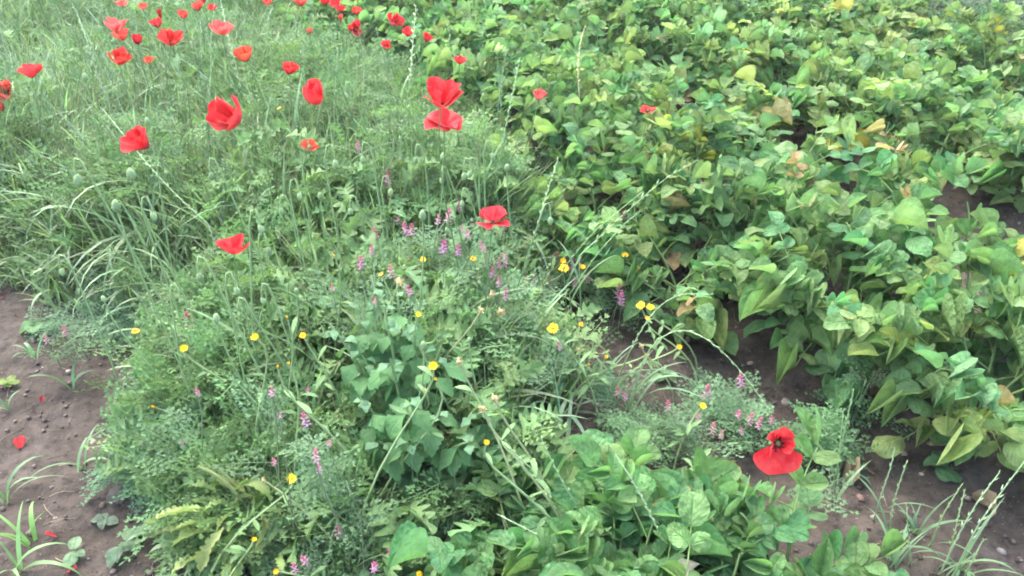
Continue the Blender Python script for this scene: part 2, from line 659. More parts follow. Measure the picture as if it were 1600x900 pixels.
rocks = [rock_geo(i, 5, 3) for i in range(6)]
nC = 15000
cx, cy = RNG.uniform(-2.2, 1.9, nC), RNG.uniform(.85, 3.2, nC)
keep = (vnoise(cx, cy, 4, 9) + .15 > RNG.uniform(-.5, .5, nC))
cx, cy = cx[keep], cy[keep]
nC = len(cx)
sz = .0018 + .0085 * RNG.random(nC) ** 5
cc = np.where(RNG.random((nC, 1)) < .12, np.array([[.24, .20, .175]]), np.array([[.115, .092, .08]])) * RNG.uniform(.6, 1.4, (nC, 1))
P = np.stack([cx, cy, gz(cx, cy) + sz * .3], -1)
acc = scatter(rocks, P, RNG.uniform(0, 6.28, nC), RNG.normal(0, .3, nC), RNG.normal(0, .3, nC), sz, cc)
tag(link('soil_crumbs', acc.mesh('soil_crumbs', M_STONE)), 'loose crumbs and grit scattered over the bare soil', 'soil crumbs', kind='stuff')

acc = Acc()
for i in range(420):
    x, y = random.uniform(-1.9, 1.9), random.uniform(.95, 3.0)
    a, L = random.uniform(0, 6.28), random.uniform(.012, .075)
    pts = []
    for q in (-1, -.3, .4, 1):
        qx, qy = x + q * L / 2 * math.cos(a) + .1 * L * q * q, y + q * L / 2 * math.sin(a)
        pts.append((qx, qy, float(gz(qx, qy)) + .003))
    f = random.uniform(.5, 1.2)
    acc.add(tube(pts, .0009, .0006, 3), col=(.34 * f, .28 * f, .19 * f))
tag(link('dry_straw', acc.mesh('dry_straw', M_DRY)), 'bits of dry straw and rootlets strewn on the bare soil', 'straw', kind='stuff')

# ------------------------------------------------------------------ the weedy strip: grass and undergrowth (uncountable)


def strip_edge(s):
    return np.interp(s, [1.0, 2.0, 2.3, 2.7, 3.1], [.02, -.03, -.16, -.33, -.6])


def strip_right(s):
    return np.interp(s, [.6, 1.2, 1.6, 1.95, 2.6, 5.0], [.60, .86, 1.02, 1.34, 1.46, 1.5])


def strip_density(x, y):
    n, s = ns(x, y)
    n = n + .22 * vnoise(x, y, 4.5, 21)
    e, r = strip_edge(s), strip_right(s)
    gap = .35 + .65 * sstep(-.28, .02, vnoise(x, y, 6.5, 23))
    return gap * sstep(e - .02, e + .14, n) * (1 - sstep(r - .16, r + .02, n)) * sstep(.75, 1.05, s)


def sample_strip(count, extra=None, ymax=6.4):
    out = []
    tot = 0
    while tot < count:
        m = count * 3
        # closer ground shows larger: sample evenly in depth^1.3
        y = .95 + (ymax - .95) * RNG.random(m) ** 1.15
        x = RNG.uniform(-1, 1, m) * (.75 * y + .35) - .1
        d = strip_density(x, y)
        if extra is not None:
            d = d * extra(x, y)
        k = RNG.random(m) < d * np.clip((.75 * y + .35) / 3, .25, 1)
        out.append(np.stack([x[k], y[k]], -1)); tot += k.sum()
    return np.concatenate(out)[:count]


def veg_height(x, y):
    """how tall the strip grows: lower at its edges"""
    n, s = ns(x, y)
    e, r = strip_edge(s), strip_right(s)
    h = sstep(e - .05, e + .45, n) * (1 - .6 * sstep(r - .45, r + .05, n))
    dip = 1 - .3 * sstep(.55, .75, n) * sstep(.95, 1.15, s) * (1 - sstep(1.75, 2.0, s))
    return dip * (.35 + .65 * h) * (1 + .5 * vnoise(x, y, 2.2, 31)) * np.interp(y, [1, 1.6, 2.4, 3.2, 6], [.6, .95, 1.0, .8, .75])


def greens(n, base, spread=.25, yellow=.15):
    c = np.tile(np.array(base, float), (n, 1))
    c *= (1 + spread * RNG.normal(0, .6, (n, 1))).clip(.45, 1.8)
    y = RNG.random((n, 1)) * yellow
    c[:, :1] *= 1 + 1.6 * y
    c[:, 1:2] *= 1 + .35 * y
    return c.clip(.005, .6)


def stuff(name, acc, mat, label, cat):
    return tag(link(name, acc.mesh(name, mat)), label, cat, kind='stuff')


# fine grass
NB = 38000
p = sample_strip(NB, lambda x, y: .5 + .7 * sstep(-.3, .9, -ns(x, y)[0] + .5 + .3 * (y - 1.5)))
h = veg_height(p[:, 0], p[:, 1])
bl = [blade_geo(b, 6, .5, i) for i, b in enumerate((.25, .5, .8, 1.1, 1.5, 2.0, .35, .65))]
ln = (.20 + .27 * RNG.random(NB)) * h
wd = RNG.uniform(.0026, .0058, NB)
tint = vnoise(p[:, 0], p[:, 1], 1.3, 41)[:, None]
gc = greens(NB, (.135, .245, .12), .6, .35) * (1 + .5 * tint)
acc = scatter(bl, np.stack([p[:, 0], p[:, 1], gz(p[:, 0], p[:, 1]) - .005], -1), RNG.uniform(0, 6.28, NB), RNG.normal(0, .45, NB), RNG.normal(.12, .32, NB),
              np.stack([wd * 2, ln, ln], -1), gc)
stuff('grass', acc, M_GRASS, 'dense fine green grass filling the weedy strip around the poppies', 'grass')

# thin upright blades through the middle of the strip
NB = 9000
p = sample_strip(NB, lambda x, y: .15 + .85 * sstep(.1, .5, ns(x, y)[0]), 3.6)
h = veg_height(p[:, 0], p[:, 1])
ln = (.20 + .22 * RNG.random(NB)) * h
acc = scatter([blade_geo(b, 6, .5, 70 + i) for i, b in enumerate((.2, .35, .55, .8))], np.stack([p[:, 0], p[:, 1], gz(p[:, 0], p[:, 1]) - .005], -1), RNG.uniform(0, 6.28, NB), RNG.normal(0, .2, NB),
              RNG.normal(.08, .15, NB), np.stack([RNG.uniform(.004, .008, NB), ln, ln], -1), greens(NB, (.14, .26, .115), .45, .3))
stuff('upright_grass', acc, M_GRASS, 'thin upright grass standing among the weeds in the middle of the strip', 'grass')

# broader, bluer, arching blades
NB = 10500
p = sample_strip(NB, lambda x, y: .25 + .75 * sstep(-.2, .6, -ns(x, y)[0] + .45 + .3 * (y - 1.5)))
h = veg_height(p[:, 0], p[:, 1])
ln = (.28 + .26 * RNG.random(NB)) * h
wd = RNG.uniform(.0045, .0095, NB)
acc = scatter([blade_geo(b, 9, .5, i + 20) for i, b in enumerate((.8, 1.2, 1.7, 2.2, 2.6))], np.stack([p[:, 0], p[:, 1], gz(p[:, 0], p[:, 1]) - .005], -1),
              RNG.uniform(0, 6.28, NB), RNG.normal(0, .2, NB), RNG.normal(0, .15, NB), np.stack([wd * 2, ln, ln], -1), greens(NB, (.16, .28, .155), .5, .2))
stuff('broad_grass', acc, M_GRASS, 'broad arching blue-green grass blades rising through the weedy strip', 'grass')

# pale flowering grass heads in the tangle
NB = 260
p = sample_strip(NB, lambda x, y: sstep(1.9, 2.8, y) * (.2 + .8 * sstep(-.2, .5, -ns(x, y)[0] + .6)))
acc = Acc()
rg = random.Random(5)
for i in range(NB):
    x, y = p[i]
    z = float(gz(x, y))
    L = rg.uniform(.36, .58)
    a, t = rg.uniform(0, 6.28), abs(rg.gauss(.3, .2))
    tip = np.array((x + L * t * math.cos(a), y + L * t * math.sin(a), z + L))
    pts = arc((x, y, z), (x + L * t * .25 * math.cos(a), y + L * t * .25 * math.sin(a), z + L * .65), tip, 9)
    c = np.array((.26, .36, .22)) * rg.uniform(.7, 1.2)
    acc.add(tube(pts, .0015, .0008, 3), col=c)
    for k in range(26):
        q = .62 + .38 * k / 26
        jj = min(7, int(q * 8)); f = q * 8 - jj
        o = pts[jj] + (pts[jj + 1] - pts[jj]) * f
        d = (pts[jj + 1] - pts[jj]); d /= np.linalg.norm(d)
        e = d * .8 + np.array((rg.gauss(0, .35), rg.gauss(0, .35), rg.gauss(0, .2)))
        Ls = rg.uniform(.008, .014)
        s2 = np.cross(e, (.3, .6, .2)); s2 = s2 / (np.linalg.norm(s2) + 1e-9) * Ls * .16
        acc.add((np.array([o, o + e * Ls * .5 + s2, o + e * Ls, o + e * Ls * .5 - s2]), np.array([[0, 1, 2, 3]]), NOT, np.zeros((4, 2)), None), col=c * 1.25)
stuff('grass_heads', acc, M_STEM, 'faint pale grass heads standing all through the upper grass', 'grass')

# feathery fumitory foliage, in clumps at all heights
ferns = [fern_geo(5, 2, i, .4 + .2 * i, .10) for i in range(5)]
NB = 6800
p = sample_strip(NB, lambda x, y: (.15 + .85 * sstep(-.1, .15, vnoise(x, y, 2.6, 51))) * (1 - .6 * sstep(2.2, 3.4, y - .6 * (ns(x, y)[0] - .5))), 5.2)
h = veg_height(p[:, 0], p[:, 1])
zz = (.03 + .36 * RNG.random(NB) ** .8) * h
fl = RNG.uniform(.06, .125, NB)
acc = scatter(ferns, np.stack([p[:, 0], p[:, 1], gz(p[:, 0], p[:, 1]) + zz], -1), RNG.uniform(0, 6.28, NB), RNG.normal(.35, .45, NB), RNG.normal(0, .35, NB),
              fl, greens(NB, (.105, .218, .088), .3, .25))
stuff('feathery_undergrowth', acc, M_FERN, 'feathery grey-green fumitory foliage massed through the weedy strip', 'undergrowth')

# lobed poppy leaves
LOBED = []
for i in range(4):
    prof = [(0, .012), (.16, .016)]
    k = 5
    for j in range(k):
        v0 = .18 + .74 * j / k
        env = (.20 + .05 * ((j * 3 + i) % 3)) * math.sin(math.pi * (.16 + .74 * (j + .5) / k)) ** .7
        prof += [(v0, .05), (v0 + .035, env * .75), (v0 + .07, env), (v0 + .10, env * .8), (v0 + .12, .055)]
    prof += [(.95, .05), (1, .004)]
    LOBED.append(leaf_geo(prof, 5, .15, .5 + .35 * i, .05, .3, .5 * (i - 1.5), i))
NB = 1700
p = sample_strip(NB, lambda x, y: (1 - .85 * sstep(1.6, 2.7, y - .6 * (ns(x, y)[0] - .5))) * (.12 + .88 * sstep(.15, .5, ns(x, y)[0])) * (1 - .6 * sstep(.55, .8, ns(x, y)[0])), 5.0)
h = veg_height(p[:, 0], p[:, 1])
zz = (.02 + .33 * RNG.random(NB)) * h
acc = scatter(LOBED, np.stack([p[:, 0], p[:, 1], gz(p[:, 0], p[:, 1]) + zz], -1), RNG.uniform(0, 6.28, NB), RNG.normal(.55, .35, NB), RNG.normal(0, .3, NB),
              RNG.uniform(.07, .15, NB), greens(NB, (.115, .235, .095), .3, .25))
stuff('lobed_undergrowth', acc, M_LOBE, 'jagged lobed poppy leaves crowding under the flowers in the strip', 'undergrowth')

# wiry stems
NB = 3600
p = sample_strip(NB, None, 5.5)
h = veg_height(p[:, 0], p[:, 1])
acc = Acc()
for i in range(NB):
    x, y = p[i]
    z = float(gz(x, y))
    L = h[i] * random.uniform(.24, .52)
    a, t = random.uniform(0, 6.28), abs(random.gauss(.25, .2))
    tip = (x + L * t * math.cos(a), y + L * t * math.sin(a), z + L)
    mid = (x + L * t * .2 * math.cos(a), y + L * t * .2 * math.sin(a), z + L * .6)
    acc.add(tube(arc((x, y, z), mid, tip, 5), .0016, .0009, 3), col=greens(1, (.19, .29, .14), .4, .4)[0])
stuff('wiry_stems', acc, M_STEM, 'thin pale green weed stems standing through the strip', 'stems')

# weeds beyond the potatoes and in the furrows
NB = 5200
x = RNG.uniform(1.2, 4.6, NB * 4); y = RNG.uniform(2.9, 6.6, NB * 4)
n_, s_ = ns(x, y)
k = n_ > np.interp(s_, [1.5, 2.6, 3.3, 5], [3.9, 4.0, 4.15, 4.3]) + .3 * vnoise(x, y, 2, 61)
x, y = x[k][:NB], y[k][:NB]; m = len(x)
acc = scatter(ferns, np.stack([x, y, gz(x, y) + .02 + .40 * RNG.random(m)], -1), RNG.uniform(0, 6.28, m), RNG.normal(.6, .4, m), RNG.normal(0, .3, m),
              RNG.uniform(.10, .18, m), greens(m, (.12, .205, .13), .3, .15))
stuff('far_weeds', acc, M_FERN, 'hazy mass of feathery weeds beyond the far potato rows', 'weeds')

# ------------------------------------------------------------------ labels that say where
MARKS = [('the fan-shaped poppy', 361, 183), ('the two stacked poppies', 693, 170), ('the wide low poppy', 770, 342), ('the single poppy above the buds', 365, 388),
         ('the poppy over bare furrow soil', 1217, 697), ('the goosefoot plant', 640, 610), ('the half-folded poppy', 219, 221), ('the domed poppy', 490, 147),
         ('the flat poppy among potatoes', 1012, 174), ('the front potato plants', 1060, 830), ('the jagged pale rosette', 400, 820)]
ORDX = ['seventeenth nearest', 'eighteenth nearest', 'nineteenth nearest', 'twentieth nearest', 'twenty-first nearest', 'twenty-second nearest', 'twenty-third nearest', 'twenty-fourth nearest']
ORD = ['nearest', 'second nearest', 'third nearest', 'fourth nearest', 'fifth nearest', 'sixth nearest', 'seventh nearest', 'eighth nearest', 'ninth nearest',
       'tenth nearest', 'eleventh nearest', 'twelfth nearest', 'thirteenth nearest', 'fourteenth nearest', 'fifteenth nearest', 'sixteenth nearest']
PENDING = {}


def where_label(o, stem_text, cat, group, px):
    d = [((px[0] - a) ** 2 + (px[1] - b) ** 2, i) for i, (_, a, b) in enumerate(MARKS)]
    dist, i = min(d)
    dx, dy = px[0] - MARKS[i][1], px[1] - MARKS[i][2]
    if abs(dx) > abs(dy):
        side = 'right of' if dx > 0 else 'left of'
    else:
        side = 'below' if dy > 0 else 'above'
    PENDING.setdefault((stem_text, side, i), []).append((dist, o))
    o['category'] = cat
    o['group'] = group


def settle_labels():
    for (text, side, i), lst in PENDING.items():
        lst.sort(key=lambda q: q[0])
        for k, (_, o) in enumerate(lst):
            o['label'] = '%s, %s %s %s' % (text, (ORD + ORDX)[min(k, 23)], side, MARKS[i][0]) if len(lst) > 1 else '%s just %s %s' % (text, side, MARKS[i][0])


# ------------------------------------------------------------------ potato plants
def pot_profile(w=.36):
    w = w * 1.2
    vs = np.array([0, .06, .2, .38, .56, .74, .9, 1.0])
    return [(v, max(.006, w * (math.sin(math.pi * min(1, v ** .84)) ** .54) * (1 - .12 * v))) for v in vs]


LEAFLETS = []
for i, (cup, bend, tw, w) in enumerate([(.10, .25, .1, .37), (.25, .5, -.2, .36), (-.10, .35, .2, .38), (.55, .4, .1, .36), (1.0, .3, 0, .35), (1.4, .45, .2, .34),
                                         (.15, .75, -.1, .35), (-.2, .6, .1, .37), (.35, .1, -.3, .36), (.05, .6, .3, .40)]):
    LEAFLETS.append(leaf_geo(pot_profile(w), 5, cup, bend, .045, .12, tw, i + 5))
LEAFLET_ME = [mesh_geo('leaflet', g, M_POT) for g in LEAFLETS]


def rot(yaw, pitch, roll=0.0):
    return Matrix.Rotation(yaw, 4, 'Z') @ Matrix.Rotation(pitch, 4, 'X') @ Matrix.Rotation(roll, 4, 'Y')


def pick_leaflet(rg, curl):
    r = rg.random()
    if r < curl:
        return rg.choice([3, 4, 5, 8])
    return rg.choice([0, 1, 2, 6, 7, 9])


def compound(seed, curl):
    """rachis curve and leaflet placements of one potato leaf, rachis length 1 along +Y"""
    rg = random.Random(seed)
    pts = arc((0, 0, 0), (0, .5, .18 + rg.uniform(-.05, .1)), (rg.uniform(-.08, .08), .95, rg.uniform(-.2, .1)), 6)
    items = []
    pairs = rg.choice([2, 2, 3])
    for k in range(pairs):
        t = .42 + .42 * k / max(1, pairs - 1)
        q = pts[int(round(t * 5))]
        for sgn in (-1, 1):
            s = rg.uniform(.30, .40) * (.78 + .3 * k / pairs)
            yaw = -sgn * R(rg.uniform(48, 78))
            items.append((q, yaw, rg.uniform(-.2, .35), sgn * rg.uniform(-.2, .35), s, pick_leaflet(rg, curl)))
    items.append((pts[-1], rg.uniform(-.25, .25), rg.uniform(-.3, .25), rg.uniform(-.25, .25), rg.uniform(.40, .50), pick_leaflet(rg, curl)))
    return pts, items


COMP = [compound(100 + i, (.25, .4, .55, .7)[i % 4]) for i in range(14)]
RACHIS_ME = [mesh_geo('leaf', tube(c[0], .012, .007, 5, (1.25, 1.2, 1.0)), M_STEM) for c in COMP]
WHOLE_ME = []
for j, (pts, items) in enumerate(COMP):
    a = Acc()
    rg = random.Random(j)
    a.add(tube(pts, .012, .007, 4, (1.25, 1.2, 1.0)))
    for q, yaw, pit, rol, s, var in items:
        f = rg.uniform(.75, 1.3)
        a.add(LEAFLETS[var], Matrix.Translation(Vector(q)) @ rot(yaw, pit, rol) @ Matrix.Scale(s, 4), (f * rg.uniform(.9, 1.15), f, f))
    WHOLE_ME.append(a.mesh('leaf', M_POT))


def pot_color(rg, yellow, dry):
    r = rg.random()
    if r < (yellow - .2) * .022:
        return (.36, .33, .07)
    if r < max(0, yellow - .2) * .022 + dry * .03:
        return (.34, .27, .14)
    f = rg.uniform(.82, 1.28)
    y = rg.random() ** 1.4 * yellow
    g = rg.uniform(.9, 1.1)
    return ((.094 + .20 * y) * f * g, (.224 + .14 * y) * f, (.092 + .035 * y) * f / g)


def potato(base, size, height, nleaf, seed, near, label, group, yellow=.4, dry=.3, lean=(0, 0), leafscale=1.2):
    rg = random.Random(seed)
    root = thing('potato_plant', base, label, 'potato plant', group)
    nst = 6
    stems = []
    for k in range(nst):
        a = 6.283 * (k + rg.uniform(-.3, .3)) / nst
        rr = size * rg.uniform(.45, .8)
        hh = height * rg.uniform(.75, 1.0)
        tip = np.array([rr * math.cos(a) + lean[0], rr * math.sin(a) + lean[1], hh])
        pts = arc((rg.uniform(-.02, .02), rg.uniform(-.02, .02), -.01), (tip[0] * .25, tip[1] * .25, hh * .75), tip, 7)
        stems.append(pts)
        link('stem', mesh_geo('stem', tube(pts, .0045, .0022, 5), M_STEM), root, None, (.11, .18, .07))
    for i in range(nleaf):
        pts = stems[i % nst]
        t = .05 + .95 * ((i // nst) + rg.random()) / max(1, (nleaf / nst))
        t = min(1, t)
        q = pts[min(6, int(t * 6))] + (pts[min(6, int(t * 6) + 1)] - pts[min(6, int(t * 6))]) * (t * 6 % 1)
        out = math.atan2(pts[-1][1], pts[-1][0])
        yaw = out - math.pi / 2 + rg.uniform(-1.5, 1.5) * (1.0 if t < .8 else 1.4)
        pit = rg.uniform(-.15, .35) + .25 * t
        L = rg.uniform(.13, .20) * (1.1 - .35 * t) * leafscale
        ci = rg.randrange(len(COMP))
        M = Matrix.Translation(Vector(q)) @ rot(yaw, pit, rg.uniform(-.3, .3)) @ Matrix.Scale(L, 4)
        c = pot_color(rg, yellow, dry)
        if near:
            lf = link('leaf', RACHIS_ME[ci], root, M, (.12, .20, .08))
            for q2, yw, pi_, ro, s, var in COMP[ci][1]:
                f = rg.uniform(.85, 1.15)
                cc = (c[0] * f * rg.uniform(.9, 1.15), c[1] * f, c[2] * f)
                if rg.random() < .02 * dry:
                    cc = (.33, .25, .12)
                link('leaflet', LEAFLET_ME[var], lf, Matrix.Translation(Vector(q2)) @ rot(yw + rg.uniform(-.2, .2), pi_ + rg.uniform(-.2, .2), ro + rg.uniform(-.2, .2)) @ Matrix.Scale(s * rg.uniform(.9, 1.12), 4), cc)
        else:
            link('leaf', WHOLE_ME[ci], root, M, c)
    return root


ROWNAME = ['first', 'second', 'third', 'fourth', 'fifth', 'sixth', 'seventh', 'eighth', 'ninth', 'tenth', 'eleventh', 'twelfth', 'thirteenth', 'fourteenth', 'fifteenth',
           'sixteenth', 'seventeenth', 'eighteenth', 'nineteenth', 'twentieth'] + ['twenty-' + w for w in ('first', 'second', 'third', 'fourth', 'fifth', 'sixth', 'seventh', 'eighth', 'ninth')]
ROWTXT = ['in the row beside the weedy strip', 'in the second row from the weeds', 'in the farthest row, before the hazy weeds']
for ri, n0 in enumerate(ROWS):
    cnt = 0
    alt = ri % 2 == 0
    s = (.48, 1.15, 1.75)[ri]
    while True:
        n1 = n0 + (.17 if alt else -.17) + random.uniform(-.06, .06)
        alt = not alt
        if ri == 0 and s < 1.55:
            n1 -= .10 if not alt else 0
        if ri == 1 and s < 1.5:
            n1 += .12
        if ri == 0:
            n1 -= .26 * float(sstep(1.2, 1.6, s))
        x, y = xy(n1, s)
        if y > 6.0:
            break
        s += random.uniform(.17, .22)
        px, py = proj((x, y, .2))
        if px > 1790 or px < 100:
            continue
        z = float(gz(x, y))
        dist = math.hypot(x, y)
        near = dist < 2.5
        yel = .34 + .36 * float(sstep(.5, 1.6, x)) + .7 * max(0, float(vnoise(x, y, 1.1, 71)) + .1)
        lab = '%s potato plant from the camera %s' % (ROWNAME[cnt], ROWTXT[ri])
        sz = random.uniform(.26, .36)
        if ri == 0 and s < 1.2:
            sz *= .9
        potato((x, y, z), sz, random.uniform(.20, .31), 58 if near else 54, 1000 + ri * 50 + cnt, near, lab, 'potato plants in rows', yel, .5 if ri < 2 else .35, leafscale=1.02)
        cnt += 1

for bi, (n0, s, txt) in enumerate([(2.28, 1.95, 'filling the gap between first and second rows'), (3.27, 1.75, 'filling the gap between second and third rows')]):
    cnt = 0
    while True:
        x, y = xy(n0 + random.uniform(-.06, .06), s)
        s += random.uniform(.25, .34)
        if y > 6.0 or cnt > 13:
            break
        if proj((x, y, .2))[0] > 1790:
            continue
        potato((x, y, float(gz(x, y))), random.uniform(.2, .28), random.uniform(.16, .24), 34, 1500 + bi * 40 + cnt, False, '%s low potato plant from the camera %s' % (ROWNAME[cnt], txt), 'potato plants in rows',
               .3 + .7 * max(0, float(vnoise(x, y, 1.1, 71)) + .25), .4)
        cnt += 1

# the clump in the bottom centre
FRONT = [((.03, .96), 'leftmost front potato plant, its leaves under drooping ryegrass ears'), ((.20, .86), 'front potato plant with large cupped leaves at the bottom edge'),
         ((.21, .97), 'front potato plant just behind the others, below the open furrow'), ((.47, .89), 'rightmost front potato plant with rolled pale leaf over bare soil'),
         ((.33, .78), 'lowest front potato plant, mostly cut by the bottom edge')]
for i, ((x, y), lab) in enumerate(FRONT):
    potato((x, y, float(gz(x, y))), (.15, .16, .15, .19, .18)[i], (.17, .22, .16, .19, .20)[i], 36, 2000 + i, True, lab, 'potato plants at the front', .2, .0, leafscale=1.0)

# ------------------------------------------------------------------ poppies


def petal_profile(alpha, theta, flare, n=25):
    """rise of a petal from base to rim: radius and height per unit length"""
    r = z = 0.0
    out = [(0.0, 0.0)]
    for i in range(1, n):
        q = i / (n - 1)
        a = alpha + theta * q ** .8 - flare * q ** 4
        r += math.cos(a) / (n - 1); z += math.sin(a) / (n - 1)
        out.append((r, z))
    return np.array(out)


def petal_geo(rg, L, phi, alpha, theta, ruffle, seed, flare=.5):
    nu, nv = 17, 9
    V, U = [], []
    ph = [rg.uniform(0, 6.28) for _ in range(6)]
    qs = np.linspace(0, 1, 25)
    for i in range(nu):
        u = -1 + 2 * i / (nu - 1)
        f = phi * u
        Ls = L * (1 - .22 * abs(u) ** 3.4 - .05 * math.sin(3 * u + ph[0]) - .025 * math.sin(9 * u + ph[1]))
        th = theta * (1 + .16 * math.sin(2.3 * u + ph[4]))
        fl = flare * (.6 + .8 * math.sin(3.1 * u + ph[5]))
        prof = petal_profile(alpha + .10 * math.sin(2.7 * u + ph[3]), th, fl)
        for j in range(nv):
            rho = j / (nv - 1)
            r = Ls * np.interp(rho, qs, prof[:, 0]); z = Ls * np.interp(rho, qs, prof[:, 1])
            a = alpha + th * rho
            rim = rho ** 2
            d = ruffle * L * rim * (.6 * math.sin(4.2 * u + ph[2]) + .5 * math.sin(8.5 * u + ph[3]) + .3 * math.sin(15 * u + ph[1]))
            d += .016 * L * rho * math.sin(21 * u + ph[0] * 3) * (.5 + .5 * math.sin(5 * u + ph[3]))
            r -= d * math.sin(a) * .9; z += d * math.cos(a) * .9
            V.append((r * math.cos(f), r * math.sin(f), z)); U.append((u * .5 + .5, rho))
    Q = [(i * nv + j, (i + 1) * nv + j, (i + 1) * nv + j + 1, i * nv + j + 1) for i in range(nu - 1) for j in range(nv - 1)]
    return np.array(V), np.array(Q), NOT, np.array(U), None


def centre_geo(rg, r):
    a = Acc()
    V, Q, T, U, C = rock_geo(3, 8, 5, 1.2)
    V = V / np.linalg.norm(V, axis=1)[:, None] * np.array([1, 1, 1.25])
    a.add((V * r * .55 + np.array([0, 0, r * .75]), Q, T, U, None), col=(.16, .22, .08))
    for i in range(34):
        an, rr, hh = rg.uniform(0, 6.28), r * rg.uniform(.6, 1.35), r * rg.uniform(.7, 1.5)
        p1 = np.array([rr * math.cos(an), rr * math.sin(an), hh])
        s = np.array([-math.sin(an), math.cos(an), 0]) * r * .05
        a.add((np.array([-s, s, p1 + s, p1 - s]), np.array([[0, 1, 2, 3]]), NOT, np.array([(0, 0), (1, 0), (1, 1), (0, 1)]), None), col=(.03, .02, .03))
        V = rocks[0][0] * r * .16 + p1
        a.add((V, rocks[0][1], rocks[0][2], rocks[0][3], None), col=(.02, .015, .02))
    return a.geo()


CENTRE_ME = mesh_geo('centre', centre_geo(random.Random(4), .011), M_FLORET)
RED, CORAL, DEEP, PINK, ORANGE = (.72, .016, .028), (.76, .09, .065), (.50, .008, .02), (.78, .14, .125), (.78, .11, .04)  # paler, pinker reds put the haze over far blooms into the petal colour


def stem_curve(base, top, axis_dir, n=9):
    b, t, a = np.array(tuple(base)), np.array(tuple(top)), np.array(axis_dir, float)
    L = np.linalg.norm(t - b)
    c1 = b + np.array([0, 0, .45 * L]) + (t - b) * .12
    c2 = t - a / np.linalg.norm(a) * L * .28
    tt = np.linspace(0, 1, n)[:, None]
    return (1 - tt) ** 3 * b + 3 * tt * (1 - tt) ** 2 * c1 + 3 * tt * tt * (1 - tt) * c2 + tt ** 3 * t


def hairy_stem(pts, r0, r1, rg, n=40):
    a = Acc()
    a.add(tube(pts, r0, r1, 5))
    P = np.array(pts)
    for _ in range(n):
        t = rg.random() * (len(P) - 1)
        i = int(t)
        p = P[i] + (P[min(i + 1, len(P) - 1)] - P[i]) * (t - i)
        an = rg.uniform(0, 6.28)
        d = np.array([math.cos(an), math.sin(an), rg.uniform(-.2, .5)]) * .006
        s = np.array([-d[1], d[0], 0]) * .04
        a.add((np.array([p - s, p + s, p + d]), NOQ, np.array([[0, 1, 2]]), np.array([(0, 0), (1, 0), (.5, 1)]), None), col=(1.5, 1.4, 1.4))
    return a.geo()


def poppy(px, py, wpx, label, W=.075, axis_dir=(0, -.1, 1), alpha=30, theta=60, ruffle=.09, color=RED, phi=80, spin=None, z=None, base_off=None, sizes=(1, 1, .92, .92), centre=True, group='red poppies', extra=None, flare=.55):
    rg = random.Random(int(px * 31 + py * 7))
    d = ray(px, py)
    if z is None:
        t = FPX * W / wpx
        z = CAM_H + d[2] * t
        z = min(max(z, .56 if py < 130 else .36), .80)
    p = at(px, py, z)
    t = (z - CAM_H) / d[2]
    W = wpx * t / FPX
    if base_off is None:
        base_off = (rg.uniform(-.07, .07), rg.uniform(-.04, .10))
    bx, by = p.x + base_off[0], p.y + base_off[1]
    base = Vector((bx, by, float(gz(bx, by)) - .01))
    root = thing('poppy', base, label, 'poppy', group)
    ax = Vector(axis_dir).normalized()
    al, th = R(alpha), R(theta)
    # span and height of the flower for petal length 1
    prof = petal_profile(al, th, flare)
    L = W / 2 / max(prof[:, 0].max(), .3) * 1.06
    hgt = max(prof[:, 1].max(), .15)
    top = Vector(p) - ax * (L * hgt * .5)
    q = ax.to_track_quat('Z', 'Y').to_matrix().to_4x4()
    loc = top - base
    sp = rg.uniform(0, 6.28) if spin is None else R(spin)
    for i, az in enumerate((0, math.pi, math.pi / 2, -math.pi / 2)):
        inner = i > 1
        e = (extra or {}).get(i, (0, 0))
        g = petal_geo(rg, L * sizes[i] * rg.uniform(.9, 1.08), R(phi) * (1 if not inner else .9), al + (R(9) if inner else 0) + R(e[0]) + rg.uniform(-.12, .12), th * (1.05 if inner else 1) + R(e[1]), ruffle * rg.uniform(.7, 1.4), i, flare * rg.uniform(.6, 1.3))
        f = rg.uniform(.88, 1.1)
        link('petal', mesh_geo('petal', g, M_PETAL), root, Matrix.Translation(loc + ax * (.0015 * inner)) @ q @ Matrix.Rotation(sp + az + rg.uniform(-.12, .12), 4, 'Z'), (color[0] * f, color[1] * f, color[2] * f))
    if centre:
        link('centre', CENTRE_ME, root, Matrix.Translation(loc) @ q @ Matrix.Scale(min(1, L / .045), 4))
    pts = stem_curve((0, 0, 0), loc, ax)
    link('stem', mesh_geo('stem', hairy_stem(pts, .0018, .0014, rg), M_STEM), root, None, (.15, .25, .10))
    return root


poppy(361, 183, 62, 'large red poppy folded into an upright fan above the grass', W=0.095, axis_dir=(-0.35, -0.6, 0.65), alpha=30, theta=45, ruffle=.05, spin=20, color=RED, centre=False, flare=0.3)
poppy(219, 221, 46, 'half-folded red poppy leaning left above a pale ryegrass ear', W=.075, axis_dir=(-0.35, -0.5, 0.75), alpha=38, theta=45, ruffle=.06, spin=70, centre=False)
poppy(690, 151, 72, 'wide bowl-shaped red poppy, upper of the two stacked poppies', W=.08, axis_dir=(.15, -.05, 1), alpha=20, theta=52, ruffle=0.12, spin=35, centre=False, base_off=(.03, .10))
poppy(694, 193, 58, 'ruffled drooping red poppy, lower of the two stacked poppies', W=.078, axis_dir=(.1, -.15, 1), alpha=2, theta=40, ruffle=0.2, spin=10, color=(0.677, 0.011, 0.028), base_off=(.06, .05), centre=False)
poppy(770, 342, 52, 'wide low scarlet poppy hanging over pink fumitory spikes', W=.072, axis_dir=(.1, -.1, 1), alpha=6, theta=40, ruffle=0.15, spin=50, color=(0.771, 0.015, 0.042), centre=False, flare=0.3)
